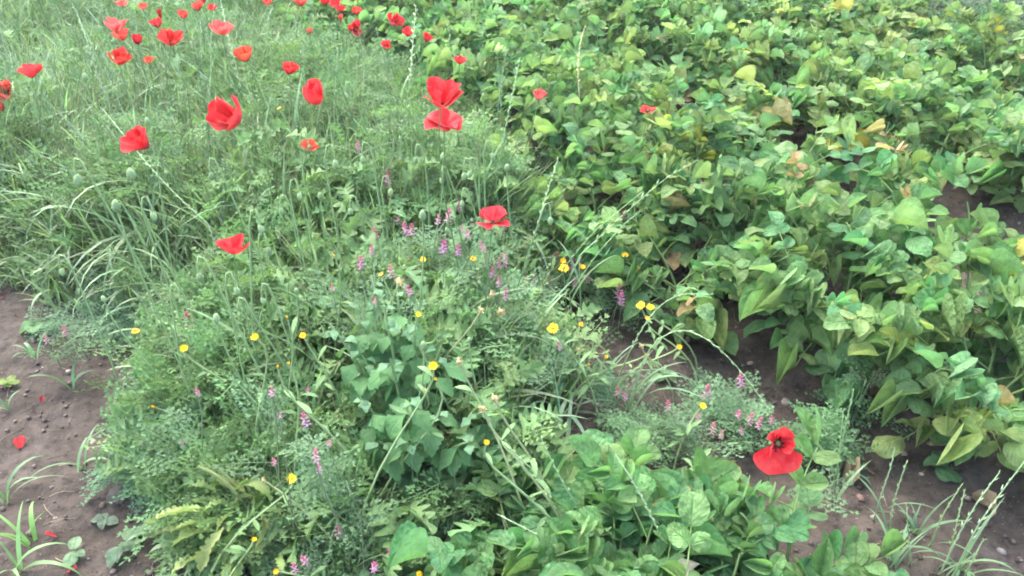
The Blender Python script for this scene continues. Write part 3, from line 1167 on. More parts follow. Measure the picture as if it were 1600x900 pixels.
poppy(365, 388, 53, 'single scarlet cup poppy above a cluster of green buds', W=.07, axis_dir=(.12, .0, 1), alpha=16, theta=45, ruffle=0.12, spin=45, centre=False, flare=0.3)
poppy(1217, 694, 54, 'open red poppy with dark centre facing the camera over the bare furrow', z=0.37, axis_dir=(-.12, -.8, .55), alpha=32, theta=35, ruffle=.035, spin=-90, sizes=(1.1, .95, .9, .9), extra={0: (-34, -10)}, base_off=(.05, .10), phi=66, flare=0.2)
poppy(490, 147, 38, 'domed red poppy with petals closed over like a cap', W=.07, axis_dir=(.05, -.1, 1), alpha=8, theta=92, ruffle=.03, spin=30, centre=False, flare=0.0)
poppy(186, 93, 37, 'orange-red bowl poppy tilted left, below two pinkish ones', W=.075, axis_dir=(.2, -.25, .9), alpha=12, theta=65, ruffle=.06, color=(0.753, 0.042, 0.024), centre=False)
poppy(181, 42, 36, 'pinkish red cup poppy on top of a paler one in the grass', W=.078, axis_dir=(.15, .0, 1), alpha=22, theta=52, ruffle=.05, color=PINK, centre=False)
poppy(189, 56, 26, 'pale red poppy half hidden under the pinkish cup poppy', W=.07, axis_dir=(-.1, -.3, 1), alpha=20, theta=65, ruffle=.08, color=CORAL)
poppy(215, 63, 20, 'small deep red poppy with a pale bud before it', W=.055, axis_dir=(.2, -.2, 1), alpha=20, theta=70, ruffle=.04, color=(0.583, 0.014, 0.028))
poppy(231, 95, 15, 'small ragged orange poppy right of the tilted orange-red bowl', W=.045, axis_dir=(.1, -.2, 1), alpha=25, theta=50, ruffle=.16, color=ORANGE)
poppy(48, 112, 38, 'red cup poppy seen from the side near the left edge', W=.075, axis_dir=(.05, .1, 1), alpha=22, theta=52, ruffle=.03, color=(0.696, 0.028, 0.042))
poppy(9, 142, 34, 'open coral poppy showing its dark centre at the left edge', W=.075, axis_dir=(.1, -.75, .6), alpha=32, theta=40, ruffle=.05, color=CORAL, sizes=(1, 1, 1, 1))
poppy(1, 168, 18, 'sliver of a coral poppy cut off by the left edge', W=.06, axis_dir=(-.2, -.4, 1), alpha=35, theta=50, color=CORAL)
poppy(245, 38, 19, 'small red cup poppy under a tiny deep red bud flower', W=.065, axis_dir=(0, 0, 1), alpha=18, theta=65, color=(0.716, 0.037, 0.047))
poppy(250, 22, 9, 'tiny deep red half-open poppy near the top', W=.035, axis_dir=(0, 0, 1), alpha=55, theta=70, color=DEEP, centre=False)
poppy(268, 63, 32, 'ragged red poppy with one petal flopped to the right', W=.08, axis_dir=(.4, -.3, .8), alpha=25, theta=55, ruffle=.12, color=(0.753, 0.047, 0.037))
poppy(346, 47, 42, 'wide pale pinkish-red poppy crossed by a grass ear', W=.085, axis_dir=(.05, -.1, 1), alpha=5, theta=65, ruffle=.06, color=PINK, centre=False)
poppy(382, 88, 34, 'orange poppy with an open mouth turned to the camera', W=.07, axis_dir=(-.1, -.45, .85), alpha=25, theta=55, ruffle=.05, color=ORANGE)
poppy(453, 110, 27, 'broken red poppy in two lobes above the domed poppy', W=.065, axis_dir=(.2, -.2, .9), alpha=15, theta=60, ruffle=.18, color=(0.753, 0.028, 0.028))
poppy(483, 229, 26, 'orange-red poppy petals half hidden in grass below the domed poppy', W=.055, axis_dir=(.4, -.1, .8), alpha=15, theta=40, ruffle=0.14, color=ORANGE, z=0.58)
poppy(843, 150, 25, 'pale pink-red cup poppy standing alone at the potato edge', W=.065, axis_dir=(.2, 0, 1), alpha=18, theta=62, color=PINK, z=.46)
poppy(1012, 174, 28, 'flat open red poppy standing among the potato plants', W=.068, axis_dir=(0, -.1, 1), alpha=4, theta=35, ruffle=.07, color=(0.771, 0.028, 0.018), z=.46)
poppy(556, 44, 22, 'round deep red poppy facing the camera behind the grass', W=.07, axis_dir=(0, -.7, .7), alpha=18, theta=62, color=(0.640, 0.010, 0.024))
poppy(603, 72, 19, 'round pinkish-scarlet poppy between grass and potatoes, lowest of the small group', W=.065, axis_dir=(0, -.6, .8), alpha=18, theta=62, color=(0.771, 0.037, 0.057))
poppy(638, 52, 20, 'scarlet poppy touching the tall pale ryegrass ear', W=.07, axis_dir=(-.3, -.4, .8), alpha=18, theta=62, color=(0.734, 0.018, 0.028))
poppy(667, 60, 19, 'small deep red pointed poppy right of the tall ryegrass ear', W=.062, axis_dir=(.4, -.2, .8), alpha=18, theta=62, color=(0.621, 0.010, 0.024))
poppy(616, 34, 25, 'lopsided red poppy drooping to the right, above the small group', W=.07, axis_dir=(.5, -.4, .6), alpha=18, theta=62, ruffle=.12, color=(0.734, 0.018, 0.037))
poppy(718, 95, 19, 'small red cup poppy beside the dark potato leaves', W=.055, axis_dir=(.1, 0, 1), alpha=18, theta=62, ruffle=.08)
poppy(558, 18, 17, 'small two-lobed coral poppy above the round deep red one', W=.06, axis_dir=(0, -.2, 1), alpha=18, theta=62, ruffle=.14, color=CORAL)
poppy(532, 15, 15, 'deep red narrow poppy in the cluster at the top', W=.06, axis_dir=(.1, -.3, .8), alpha=18, theta=62, color=(0.612, 0.010, 0.028))
poppy(524, 7, 18, 'scarlet poppy, uppermost in the cluster at the top', W=.065, axis_dir=(-.2, -.2, .9), alpha=18, theta=62)
poppy(508, 2, 20, 'red poppy cut by the top edge, left in the cluster', W=.07, alpha=18, theta=62)
poppy(532, 29, 8, 'tiny red poppy just below the top cluster', W=.035, alpha=40, theta=60, color=CORAL, centre=False)
poppy(470, 4, 20, 'coral poppy at the top edge over pale grass', W=.07, alpha=25, theta=55, ruffle=.1, color=CORAL)
poppy(417, 3, 19, 'coral poppy at the top edge above the yellow-green grass', W=.07, alpha=18, theta=62, color=CORAL)
poppy(190, 7, 22, 'flat coral poppy, leftmost at the top edge', W=.075, alpha=8, theta=40, ruffle=.1, color=CORAL)
poppy(223, 11, 15, 'small coral cup poppy right of the flat coral one', W=.055, alpha=18, theta=62, color=CORAL)
poppy(286, 24, 18, 'ragged coral poppy near the top, left of a torn pair', W=.06, alpha=30, theta=50, ruffle=.16, color=CORAL)
poppy(309, 12, 20, 'torn coral poppy, left of the pair near the top', W=.065, alpha=25, theta=50, ruffle=.16, color=CORAL)
poppy(331, 13, 14, 'narrow red cup poppy, right of the pair near the top', W=.055, axis_dir=(.1, -.2, 1), alpha=18, theta=62, color=(0.696, 0.028, 0.037))
poppy(318, 0, 18, 'red poppy half cut by the top edge above the torn pair', W=.07, alpha=20, theta=55, color=(0.677, 0.028, 0.037))
poppy(484, 49, 0 + 9, 'tiny coral poppy deep in the grass above the domed one', W=.035, alpha=30, theta=60, color=CORAL, centre=False)


# ------------------------------------------------------------------ poppy buds on hooked stalks
def bud_geo():
    V, Q, T, U, C = rock_geo(7, 8, 7, 1)
    V = V / np.linalg.norm(V, axis=1)[:, None]
    r = 1 - .12 * V[:, 2]
    return V * np.stack([r * .62, r * .62, np.ones(len(V))], -1), Q, T, U, None


def bristled_bud(seed):
    rg = random.Random(seed)
    a = Acc()
    g = bud_geo()
    a.add(g)
    for _ in range(60):
        v = np.array([rg.gauss(0, 1), rg.gauss(0, 1), rg.gauss(0, 1)]); v /= np.linalg.norm(v)
        p = v * np.array([.6, .6, .97]); d = v * .28
        s = np.cross(v, (0.3, .5, .8)) * .025
        a.add((np.array([p - s, p + s, p + d]), NOQ, np.array([[0, 1, 2]]), np.array([(0, 0), (1, 0), (.5, 1)]), None), col=(1.6, 1.5, 1.5))
    return a.mesh('bud', M_STEM)


BUD_ME = [bristled_bud(i) for i in range(3)]
BUDS = [(122, 282, 22), (205, 272, 21), (181, 322, 22), (240, 338, 16), (312, 433, 17), (370, 455, 16), (338, 497, 17), (375, 492, 12), (411, 470, 13), (97, 425, 14), (162, 467, 12),
        (283, 470, 11), (133, 120, 13), (524, 256, 15), (567, 250, 14), (483, 232, 13), (660, 337, 19), (699, 361, 13), (725, 275, 14), (734, 272, 13), (770, 245, 13), (468, 307, 14),
        (500, 306, 13), (722, 318, 12), (408, 358, 16), (420, 392, 15), (584, 177, 10), (541, 150, 11), (619, 172, 10), (692, 245, 14), (792, 262, 13), (860, 345, 14), (662, 540, 17),
        (733, 531, 10), (690, 283, 11), (463, 455, 12), (230, 190, 13), (330, 275, 14), (548, 330, 12), (1468, 412, 12), (440, 330, 13), (755, 150, 9), (650, 250, 12), (610, 300, 13)]
for i, (px, py, hpx) in enumerate(BUDS):
    rg = random.Random(500 + i)
    L = .020
    t = FPX * L / hpx
    d = ray(px, py)
    z = min(max(CAM_H + d[2] * t, .42), .66)
    if px > 1400:
        z = .16
    p = at(px, py, z)
    t = (z - CAM_H) / d[2]
    L = hpx * t / FPX
    sgn = rg.choice((-1, 1))
    bx, by = p.x + sgn * rg.uniform(.02, .09), p.y + rg.uniform(0, .08)
    base = Vector((bx, by, float(gz(bx, by)) - .01))
    root = thing('poppy_bud', base, None, None)
    nod = rg.random() < .72
    loc = p - base
    if nod:
        hook = [np.array((0, 0, 0)), np.array((0, 0, loc.z * .5)) + np.array((loc.x * .1, loc.y * .1, 0))]
        apex = np.array((loc.x + sgn * .014, loc.y + .004, loc.z + L * .5 + .028))
        hook += [apex + np.array((sgn * .008, 0, -.03)), apex, apex + np.array((-sgn * .009, 0, .004)), np.array((loc.x, loc.y, loc.z + L * .5 + .012)), np.array((loc.x, loc.y, loc.z + L * .42))]
        M = Matrix.Translation(loc) @ Matrix.Rotation(rg.uniform(-.3, .3), 4, 'Y') @ Matrix.Scale(L / 2, 4)
    else:
        hook = list(stem_curve((0, 0, 0), (loc.x, loc.y, loc.z - L * .45), (0, 0, 1), 8))
        M = Matrix.Translation(loc) @ Matrix.Rotation(rg.uniform(-.25, .25), 4, 'Y') @ Matrix.Scale(L / 2, 4)
    f = rg.uniform(.85, 1.25)
    link('stem', mesh_geo('stem', hairy_stem(hook, .0021, .0016, rg, 30), M_STEM), root, None, (.24, .36, .16))
    link('bud', BUD_ME[i % 3], root, M, (.25 * f, .36 * f, .17 * f))
    where_label(root, 'nodding hairy green poppy bud' if nod else 'upright green poppy bud', 'poppy bud', 'green poppy buds', (px, py))


# ------------------------------------------------------------------ field marigolds
def marigold_geo(seed, n=15, open_=.2):
    rg = random.Random(seed)
    a = Acc()
    for k in range(n):
        an = 6.283 * k / n + rg.uniform(-.08, .08)
        L = rg.uniform(.85, 1.1)
        el = open_ + rg.uniform(-.12, .12)
        d = np.array([math.cos(an) * math.cos(el), math.sin(an) * math.cos(el), math.sin(el)])
        s = np.array([-math.sin(an), math.cos(an), 0])
        V = np.array([d * .2 - s * .08, d * .2 + s * .08, d * .65 * L + s * .15, d * .65 * L - s * .15, d * L + s * .09 - [0, 0, .08], d * L - s * .09 - [0, 0, .08]])
        a.add((V, np.array([[0, 1, 2, 3], [3, 2, 4, 5]]), NOT, np.zeros((6, 2)), None), col=np.array((.90, .60, .012)) * rg.uniform(.85, 1.1))
    V, Q, T, U, C = rock_geo(seed + 30, 8, 5, .5)
    a.add((V * .36 + np.array([0, 0, .05]), Q, T, U, None), col=(.75, .33, .01))
    V, Q, T, U, C = rock_geo(seed + 40, 7, 4, .8)
    a.add((V * .42 + np.array([0, 0, -.24]), Q, T, U, None), col=(.15, .24, .09))
    return a.geo()


def seedhead_geo(seed):
    rg = random.Random(seed)
    a = Acc()
    V, Q, T, U, C = rock_geo(seed, 8, 5, .8)
    a.add((V * .55, Q, T, U, None), col=(.6, .5, .24))
    for k in range(26):
        v = np.array([rg.gauss(0, 1), rg.gauss(0, 1), rg.gauss(0, .8) + .2]); v /= np.linalg.norm(v)
        s = np.cross(v, (.2, .4, .9)); s /= np.linalg.norm(s)
        e = v * 1.05 + s * .35
        w = np.cross(v, s) * .16
        a.add((np.array([v * .4 - w, v * .4 + w, v * .9 + w + s * .05, v * .9 - w + s * .05, e]), np.array([[0, 1, 2, 3]]), np.array([[3, 2, 4]]), np.zeros((5, 2)), None),
              col=np.array((.66, .54, .28)) * rg.uniform(.75, 1.25))
    return a.geo()


MARI_ME = [mesh_geo('flower_head', marigold_geo(i, 13 + i, o), M_YELLOW) for i, o in enumerate((.1, .3, .55))]
MARI_SHUT = mesh_geo('flower_head', marigold_geo(9, 10, 1.25), M_YELLOW)
SEED_ME = [mesh_geo('seed_head', seedhead_geo(i), M_DRY) for i in range(3)]
NARROW = [leaf_geo([(0, .03), (.2, .07), (.5, .12), (.75, .10), (.92, .05), (1, .005)], 3, .2, b, .02, 0, .2, i) for i, b in enumerate((.4, .9, -.3))]
NARROW_ME = [mesh_geo('leaf', g, M_LOBE) for g in NARROW]
MARI = [(661, 405, 9, 0), (739, 404, 9, 0), (879, 408, 10, 1), (881, 419, 15, 0), (910, 417, 9, 1), (976, 400, 12, 0), (849, 442, 7, 2), (998, 421, 9, 2), (653, 492, 10, 0), (1001, 477, 13, 0),
        (1016, 480, 12, 0), (1012, 498, 8, 1), (864, 513, 16, 0), (908, 507, 9, 1), (677, 572, 15, 0), (682, 594, 10, 2), (946, 560, 12, 2), (919, 570, 8, 2), (1009, 555, 9, 2), (1061, 542, 9, 1),
        (1097, 635, 12, 0), (473, 524, 10, 1), (449, 497, 8, 2), (399, 527, 13, 0), (434, 574, 9, 2), (452, 569, 9, 2), (287, 545, 13, 0), (259, 523, 9, 2), (212, 518, 12, 1), (241, 636, 10, 2),
        (222, 595, 8, 2), (456, 748, 15, 0), (432, 893, 9, 1), (655, 897, 9, 0), (760, 691, 9, 1), (596, 430, 8, 1), (523, 400, 7, 2), (1117, 718, 9, 2), (397, 843, 8, 1), (436, 169, 6, 1)]
SEEDS = [(768, 460, 13), (752, 484, 11), (782, 487, 15), (717, 565, 14), (774, 622, 14), (754, 638, 14), (625, 441, 15), (904, 546, 12), (1003, 540, 9), (411, 750, 9), (665, 610, 11)]
for i, item in enumerate(MARI + SEEDS):
    seed_head = i >= len(MARI)
    px, py, w = item[:3]
    rg = random.Random(700 + i)
    gx0 = ground(px, py)
    hgt = min(.46, .18 + .30 * float(strip_density(gx0.x, gx0.y - .25)) * rg.uniform(.8, 1.2))
    p = at(px, py, float(gz(gx0.x, gx0.y)) + hgt)
    t = float(np.linalg.norm(np.array(p) - np.array((0, 0, CAM_H)))) / np.linalg.norm(ray(px, py))
    bx, by = p.x + rg.choice((-1, 1)) * rg.uniform(.05, .19), p.y + rg.uniform(-.06, .08)
    base = Vector((bx, by, float(gz(bx, by)) - .01))
    root = thing('dried_marigold' if seed_head else 'field_marigold', base, None, None)
    ax = Vector((rg.uniform(-.45, .45), -rg.uniform(.1, .7), 1)).normalized()
    loc = p - base
    S = w * t / FPX / 2 * 1.12
    pts = stem_curve((0, 0, 0), loc - ax * S * .5, ax, 9)
    link('stem', mesh_geo('stem', tube(pts, .0026, .0017, 5), M_STEM), root, None, (.29, .40, .18) if not seed_head else (.38, .42, .21))
    q = ax.to_track_quat('Z', 'Y').to_matrix().to_4x4()
    if seed_head:
        link('seed_head', SEED_ME[i % 3], root, Matrix.Translation(loc) @ q @ Matrix.Scale(S, 4))
        where_label(root, 'tan curled marigold seed head', 'seed head', 'dried marigold seed heads', (px, py))
    else:
        me = MARI_SHUT if item[3] == 2 else MARI_ME[i % 3]
        link('flower_head', me, root, Matrix.Translation(loc) @ q @ Matrix.Scale(S, 4), (1, .8, .8) if item[3] == 1 else None)
        where_label(root, ('small open yellow marigold', 'small orange-yellow marigold', 'half-closed yellow marigold')[item[3]], 'marigold', 'little yellow marigolds', (px, py))
    for k in range(5):
        tt = rg.uniform(.2, .9)
        j = int(tt * 8)
        link('leaf', NARROW_ME[k % 3], root, Matrix.Translation(Vector(pts[j])) @ rot(rg.uniform(0, 6.28), rg.uniform(.1, .8)) @ Matrix.Scale(rg.uniform(.03, .055), 4), (.18, .31, .13))


# ------------------------------------------------------------------ flowering fumitory
def spike_geo(seed):
    rg = random.Random(seed)
    a = Acc()
    n = 20
    a.add(tube([(0, 0, 0), (.02, 0, .5), (0, .02, 1)], .02, .012, 4), col=(.25, .25, .15))
    for k in range(n):
        t = .12 + .86 * k / n
        an = k * 2.4 + rg.uniform(-.3, .3)
        L = .30 * (1 - .65 * max(0, (t - .45) / .55))
        el = -.15 + 1.3 * max(0, t - .25)
        d = np.array([math.cos(an) * math.cos(el), math.sin(an) * math.cos(el), math.sin(el)])
        s = np.cross(d, (0, 0, 1.0)); s /= np.linalg.norm(s) + 1e-9
        u_ = np.cross(s, d)
        w = .055 * (1 - .3 * t)
        p = np.array([0, 0, t])
        ring = lambda r, x: [p + d * x + s * r, p + d * x + u_ * r, p + d * x - s * r, p + d * x - u_ * r]
        V = np.array([p - d * .02] + ring(w, L * .3) + ring(w * .8, L * .75) + [p + d * L])
        Q = [(1 + i, 1 + (i + 1) % 4, 5 + (i + 1) % 4, 5 + i) for i in range(4)]
        T = [(0, 1 + (i + 1) % 4, 1 + i) for i in range(4)] + [(9, 5 + i, 5 + (i + 1) % 4) for i in range(4)]
        base = np.array((.68, .44, .49)) if t < .62 else np.array((.70, .20, .30))
        tip = np.array((.46, .12, .22)) if t < .62 else np.array((.60, .11, .22))
        C = np.array([base] * 5 + [(base + tip) / 2] * 4 + [tip]) * rg.uniform(.8, 1.2)
        a.add((V, np.array(Q), np.array(T), np.zeros((10, 2)), C))
    return a.geo()


SPIKE_ME = [mesh_geo('flower_spike', spike_geo(i), M_FLORET) for i in range(4)]
FERN_ME = [mesh_geo('leaf', fern_geo(5, 2, 40 + i, .4 + .2 * i, .10), M_FERN) for i in range(3)]
SPIKES = [(580, 297, 20), (605, 278, 20), (622, 338, 24), (590, 368, 22), (684, 344, 17), (692, 384, 24), (745, 313, 20), (742, 288, 14), (730, 365, 16), (720, 360, 14), (564, 409, 22), (643, 416, 20),
          (520, 450, 12), (640, 405, 12), (760, 408, 20), (790, 405, 22), (757, 385, 18), (905, 405, 18), (917, 435, 18), (898, 440, 16), (965, 455, 24), (967, 460, 12), (830, 485, 20), (885, 510, 18),
          (965, 610, 20), (978, 618, 16), (1100, 612, 22), (1157, 595, 24), (1153, 644, 18), (1170, 655, 20), (1183, 660, 20), (1112, 668, 20), (1090, 650, 14), (1205, 655, 16), (303, 503, 36), (245, 540, 20),
          (250, 592, 22), (105, 517, 18), (75, 530, 14), (310, 612, 16), (425, 612, 18), (480, 655, 26), (437, 648, 12), (480, 610, 14), (515, 690, 14), (494, 712, 24), (500, 730, 18), (530, 825, 26), (585, 880, 24),
          (615, 865, 28), (637, 838, 22), (638, 855, 14), (655, 810, 12), (480, 870, 24), (462, 885, 22), (585, 470, 14), (602, 590, 20), (945, 240, 16), (1010, 245, 14), (1055, 250, 12), (920, 238, 14),
          (560, 230, 16), (665, 262, 14), (643, 258, 14), (1257, 765, 16), (875, 540, 14), (430, 720, 16), (285, 690, 12), (880, 400, 14), (820, 440, 18)]
_rg = random.Random(31)
SPIKES += [(_rg.uniform(560, 980), _rg.uniform(265, 470), _rg.uniform(14, 22)) for _ in range(46)] + [(_rg.uniform(960, 1230), _rg.uniform(590, 690), _rg.uniform(12, 20)) for _ in range(4)]
for i, (px, py, hpx) in enumerate(SPIKES):
    rg = random.Random(900 + i)
    g0 = ground(px, py)
    dens = float(strip_density(g0.x, g0.y - .2))
    hgt = .10 + .30 * dens * rg.uniform(.85, 1.1)
    if py > 800:
        hgt = .14
    p = at(px, py + hpx * .5, float(gz(g0.x, g0.y)) + hgt)
    t = float(np.linalg.norm(np.array(p) - np.array((0, 0, CAM_H)))) / np.linalg.norm(ray(px, py))
    bx, by = p.x + rg.uniform(-.06, .06), p.y + rg.uniform(-.02, .06)
    base = Vector((bx, by, float(gz(bx, by)) - .008))
    root = thing('fumitory', base, None, None)
    loc = p - base
    S = hpx * t / FPX / .85
    pts = stem_curve((0, 0, 0), loc, (0, 0, 1), 7)
    link('stem', mesh_geo('stem', tube(pts, .0016, .0010, 4), M_STEM), root, None, (.19, .24, .13))
    link('flower_spike', SPIKE_ME[i % 4], root, Matrix.Translation(loc) @ rot(rg.uniform(0, 6.28), rg.uniform(-.3, .3)) @ Matrix.Scale(S, 4), (1.0, rg.uniform(.8, 1.15), rg.uniform(.9, 1.2)))
    for k in range(5):
        j = rg.randint(1, 5)
        f = rg.uniform(.85, 1.25)
        link('leaf', FERN_ME[k % 3], root, Matrix.Translation(Vector(pts[j])) @ rot(rg.uniform(0, 6.28), rg.uniform(.1, .8)) @ Matrix.Scale(rg.uniform(.06, .10), 4), (.11 * f, .20 * f, .10 * f))
    where_label(root, 'pink and purple fumitory flower spike', 'fumitory', 'flowering fumitory stems', (px, py))

# ------------------------------------------------------------------ ryegrass ears


def ear_geo(pts, spread, seed, size):
    """spikelets two-ranked along the curve pts"""
    rg = random.Random(seed)
    P = np.array(pts)
    seg = np.linalg.norm(np.diff(P, axis=0), axis=1)
    cum = np.concatenate([[0], np.cumsum(seg)])
    L = cum[-1]
    a = Acc()
    a.add(tube(P, .0013, .0008, 4))
    n = max(6, int(L / (size * .8)))
    for k in range(n):
        s = L * (k + .5 + rg.uniform(-.25, .25)) / n
        i = min(len(P) - 2, int(np.searchsorted(cum, s) - 1)); i = max(i, 0)
        q = P[i] + (P[i + 1] - P[i]) * (s - cum[i]) / max(seg[i], 1e-6)
        d = (P[i + 1] - P[i]) / seg[i]
        side = np.cross(d, (0, 1, .3)); side /= np.linalg.norm(side) + 1e-9
        sg = 1 if k % 2 else -1
        nrm = np.cross(d, side)
        sp_ = spread * rg.uniform(.6, 1.5)
        e = d * math.cos(sp_) + side * sg * math.sin(sp_) + nrm * rg.uniform(-.25, .25)
        Ls = size * rg.uniform(.9, 1.35) * (1 - .35 * (k / n))
        w = Ls * .11
        s2 = np.cross(e, nrm); s2 /= np.linalg.norm(s2) + 1e-9
        V = np.array([q, q + e * Ls * .45 + s2 * w, q + e * Ls * .45 + nrm * w * .8, q + e * Ls * .45 - s2 * w, q + e * Ls * .45 - nrm * w * .8, q + e * Ls])
        T = [(0, 2, 1), (0, 3, 2), (0, 4, 3), (0, 1, 4), (5, 1, 2), (5, 2, 3), (5, 3, 4), (5, 4, 1)]
        a.add((V, NOQ, np.array(T), np.zeros((6, 2)), None), col=np.array((1, 1, 1)) * rg.uniform(.85, 1.2))
    return a.geo()


def ryegrass(path, z0, label, ear_frac=.45, size=.016, spread=.35, color=(.20, .30, .15), blades=1):
    """path: picture points from foot to tip with heights; built where those heights put it"""
    pts = [np.array(at(px, py, z)) for px, py, z in path]
    foot = pts[0].copy()
    gzf = float(gz(foot[0], foot[1]))
    n = len(pts)
    # smooth through the points
    t = np.linspace(0, n - 1, 18)
    P = np.stack([np.interp(t, np.arange(n), [p[i] for p in pts]) for i in range(3)], -1)
    for _ in range(3):
        P[1:-1] = .25 * P[:-2] + .5 * P[1:-1] + .25 * P[2:]
    if foot[2] > gzf + .02:
        ext = np.linspace(0, 1, 6)[:-1, None]
        g = np.array([foot[0] + .02, foot[1] + .03, gzf - .01])
        P = np.concatenate([g + (P[0] - g) * ext, P])
    base = Vector(P[0])
    P = P - P[0]
    rg = random.Random(int(path[0][0] * 3 + path[0][1]))
    root = thing('ryegrass', base, label, 'grass', 'ryegrass stalks with ears')
    seg = np.concatenate([[0], np.cumsum(np.linalg.norm(np.diff(P, axis=0), axis=1))])
    cut = int(np.searchsorted(seg, seg[-1] * (1 - ear_frac)))
    cut = min(max(cut, 1), len(P) - 3)
    link('stem', mesh_geo('stem', tube(P[:cut + 1], .0021, .0016, 5), M_STEM), root, None, (color[0] * 1.25, color[1] * 1.25, color[2] * 1.1))
    link('ear', mesh_geo('ear', ear_geo(P[cut:], spread, rg.random(), size), M_STEM), root, None, (color[0] * 1.5, color[1] * 1.45, color[2] * 1.35))
    for k in range(blades):
        j = max(1, int(cut * rg.uniform(.25, .8)))
        L = rg.uniform(.12, .2)
        link('blade', BLADE_ME[k % 3], root, Matrix.Translation(Vector(P[j])) @ rot(rg.uniform(0, 6.28), -rg.uniform(.1, .5)) @ Matrix.Diagonal((.009, L, L, 1)), (.15, .25, .13))
    return root


BLADE_ME = [mesh_geo('blade', blade_geo(b, 9, .5, 60 + i), M_GRASS) for i, b in enumerate((1.0, 1.6, 2.2))]
ryegrass([(625, 230, .45), (640, 130, .66), (650, 8, .80)], 0, 'tall pale ryegrass ear rising straight up past the upper poppies', .6, .02, .35, (.24, .34, .20))
ryegrass([(985, 640, .10), (1005, 545, .26), (1060, 508, .36), (1110, 530, .36), (1160, 580, .30), (1205, 645, .22)], 0, 'long ryegrass stalk arching right and down over the bare furrow', .62, .017, .16, (.20, .30, .16))
ryegrass([(958, 610, .12), (985, 545, .28), (1020, 485, .38), (1060, 458, .42), (1112, 460, .42)], 0, 'ryegrass stalk bending right above two yellow marigolds', .55, .015, .2)
ryegrass([(905, 400, .28), (985, 325, .36), (1040, 278, .40), (1090, 250, .42)], 0, 'pale ryegrass ear with spread spikelets slanting over the potato leaves', .62, .022, .42, (.25, .36, .18))
ryegrass([(775, 290, .30), (785, 220, .48), (800, 150, .58), (812, 90, .66)], 0, 'upright ryegrass ear left of the pale pink-red poppy', .7, .016, .25, (.20, .31, .18))
ryegrass([(325, 350, .34), (270, 300, .42), (225, 250, .48), (160, 170, .56)], 0, 'pale ryegrass ear slanting up left beneath the half-folded poppy', .8, .015, .3, (.27, .37, .22))
ryegrass([(1365, 812, .05), (1378, 770, .16), (1392, 730, .24), (1398, 700, .29)], 0, 'tallest upright ryegrass ear at the bottom over the furrow', .65, .014, .16, (.24, .34, .2))
ryegrass([(1388, 840, .05), (1395, 790, .17), (1405, 755, .23), (1416, 724, .28)], 0, 'ryegrass ear leaning right beside the tallest furrow ear', .6, .014, .2)
ryegrass([(1423, 880, .05), (1420, 840, .12), (1418, 810, .18), (1416, 786, .21)], 0, 'short straight ryegrass ear in the middle of the furrow clump', .6, .013, .2)
ryegrass([(1455, 850, .05), (1470, 810, .14), (1488, 780, .20), (1503, 757, .24)], 0, 'thin slanting ryegrass ear left in the bottom corner clump', .6, .013, .14)
ryegrass([(1480, 880, .05), (1490, 840, .15), (1500, 795, .22), (1508, 764, .26)], 0, 'ryegrass ear with blunt spikelets second in the corner clump', .6, .014, .25)
ryegrass([(1470, 895, .05), (1500, 830, .18), (1530, 780, .26), (1562, 738, .32)], 0, 'thick pale ryegrass ear slanting right in the corner clump', .6, .016, .2, (.24, .34, .2))
ryegrass([(1490, 900, .05), (1525, 825, .20), (1560, 775, .28), (1600, 722, .36)], 0, 'longest pale ryegrass ear reaching the right edge', .6, .017, .2, (.24, .34, .2))
ryegrass([(1505, 905, .04), (1520, 875, .12), (1535, 845, .16), (1541, 842, .18)], 0, 'short ryegrass ear lowest in the corner clump', .6, .013, .25)
ryegrass([(1300, 775, .06), (1312, 710, .20), (1322, 660, .30), (1334, 610, .38)], 0, 'tall slim ryegrass ear beside the open furrow poppy', .55, .015, .12)
ryegrass([(1306, 780, .06), (1310, 720, .18), (1315, 670, .28), (1318, 640, .33)], 0, 'shorter slim ryegrass ear twinned with the tall one by the furrow poppy', .55, .014, .14)
ryegrass([(945, 905, .10), (900, 880, .20), (850, 840, .27), (780, 805, .31)], 0, 'ryegrass ear drooping down right over the front potato leaves', .7, .015, .2, (.27, .36, .22))
ryegrass([(1040, 855, .22), (1010, 790, .33), (985, 745, .39), (963, 712, .42)], 0, 'thin ryegrass ear leaning left across the front potato plants', .55, .013, .18, (.24, .34, .2))
ryegrass([(915, 810, .22), (885, 765, .32), (862, 720, .38), (845, 685, .42)], 0, 'ryegrass ear leaning left in front of the goosefoot', .6, .014, .25)
ryegrass([(870, 800, .20), (840, 740, .30), (810, 715, .34), (790, 690, .37)], 0, 'pale ryegrass ear slanting between goosefoot and front potatoes', .6, .014, .2, (.25, .35, .2))
ryegrass([(820, 420, .22), (840, 350, .34), (858, 290, .42), (872, 248, .47)], 0, 'upright pale ryegrass ear among the potato leaves below the pink-red poppy', .6, .016, .25, (.25, .35, .2))
ryegrass([(880, 420, .20), (920, 370, .30), (960, 335, .36), (1003, 300, .40)], 0, 'thin ryegrass ear slanting right beside the spread one', .6, .013, .15)
ryegrass([(890, 460, .18), (930, 400, .30), (975, 350, .38), (1000, 330, .41)], 0, 'lower slanting ryegrass ear over the dark potato leaves', .55, .013, .18)
ryegrass([(330, 250, .36), (322, 170, .55), (310, 110, .66), (300, 60, .76)], 0, 'dark narrow ryegrass ear left of the fan-shaped poppy', .45, .018, .3, (.10, .18, .09))
ryegrass([(575, 260, .34), (540, 150, .58), (500, 60, .76), (485, 20, .82)], 0, 'long dark stalk leaning left past the domed poppy', .3, .014, .2, (.12, .2, .1), 0)
ryegrass([(150, 110, .45), (135, 60, .56), (122, 25, .62), (112, 5, .66)], 0, 'pale ryegrass ear in the upper left grass', .6, .018, .35, (.26, .36, .22))
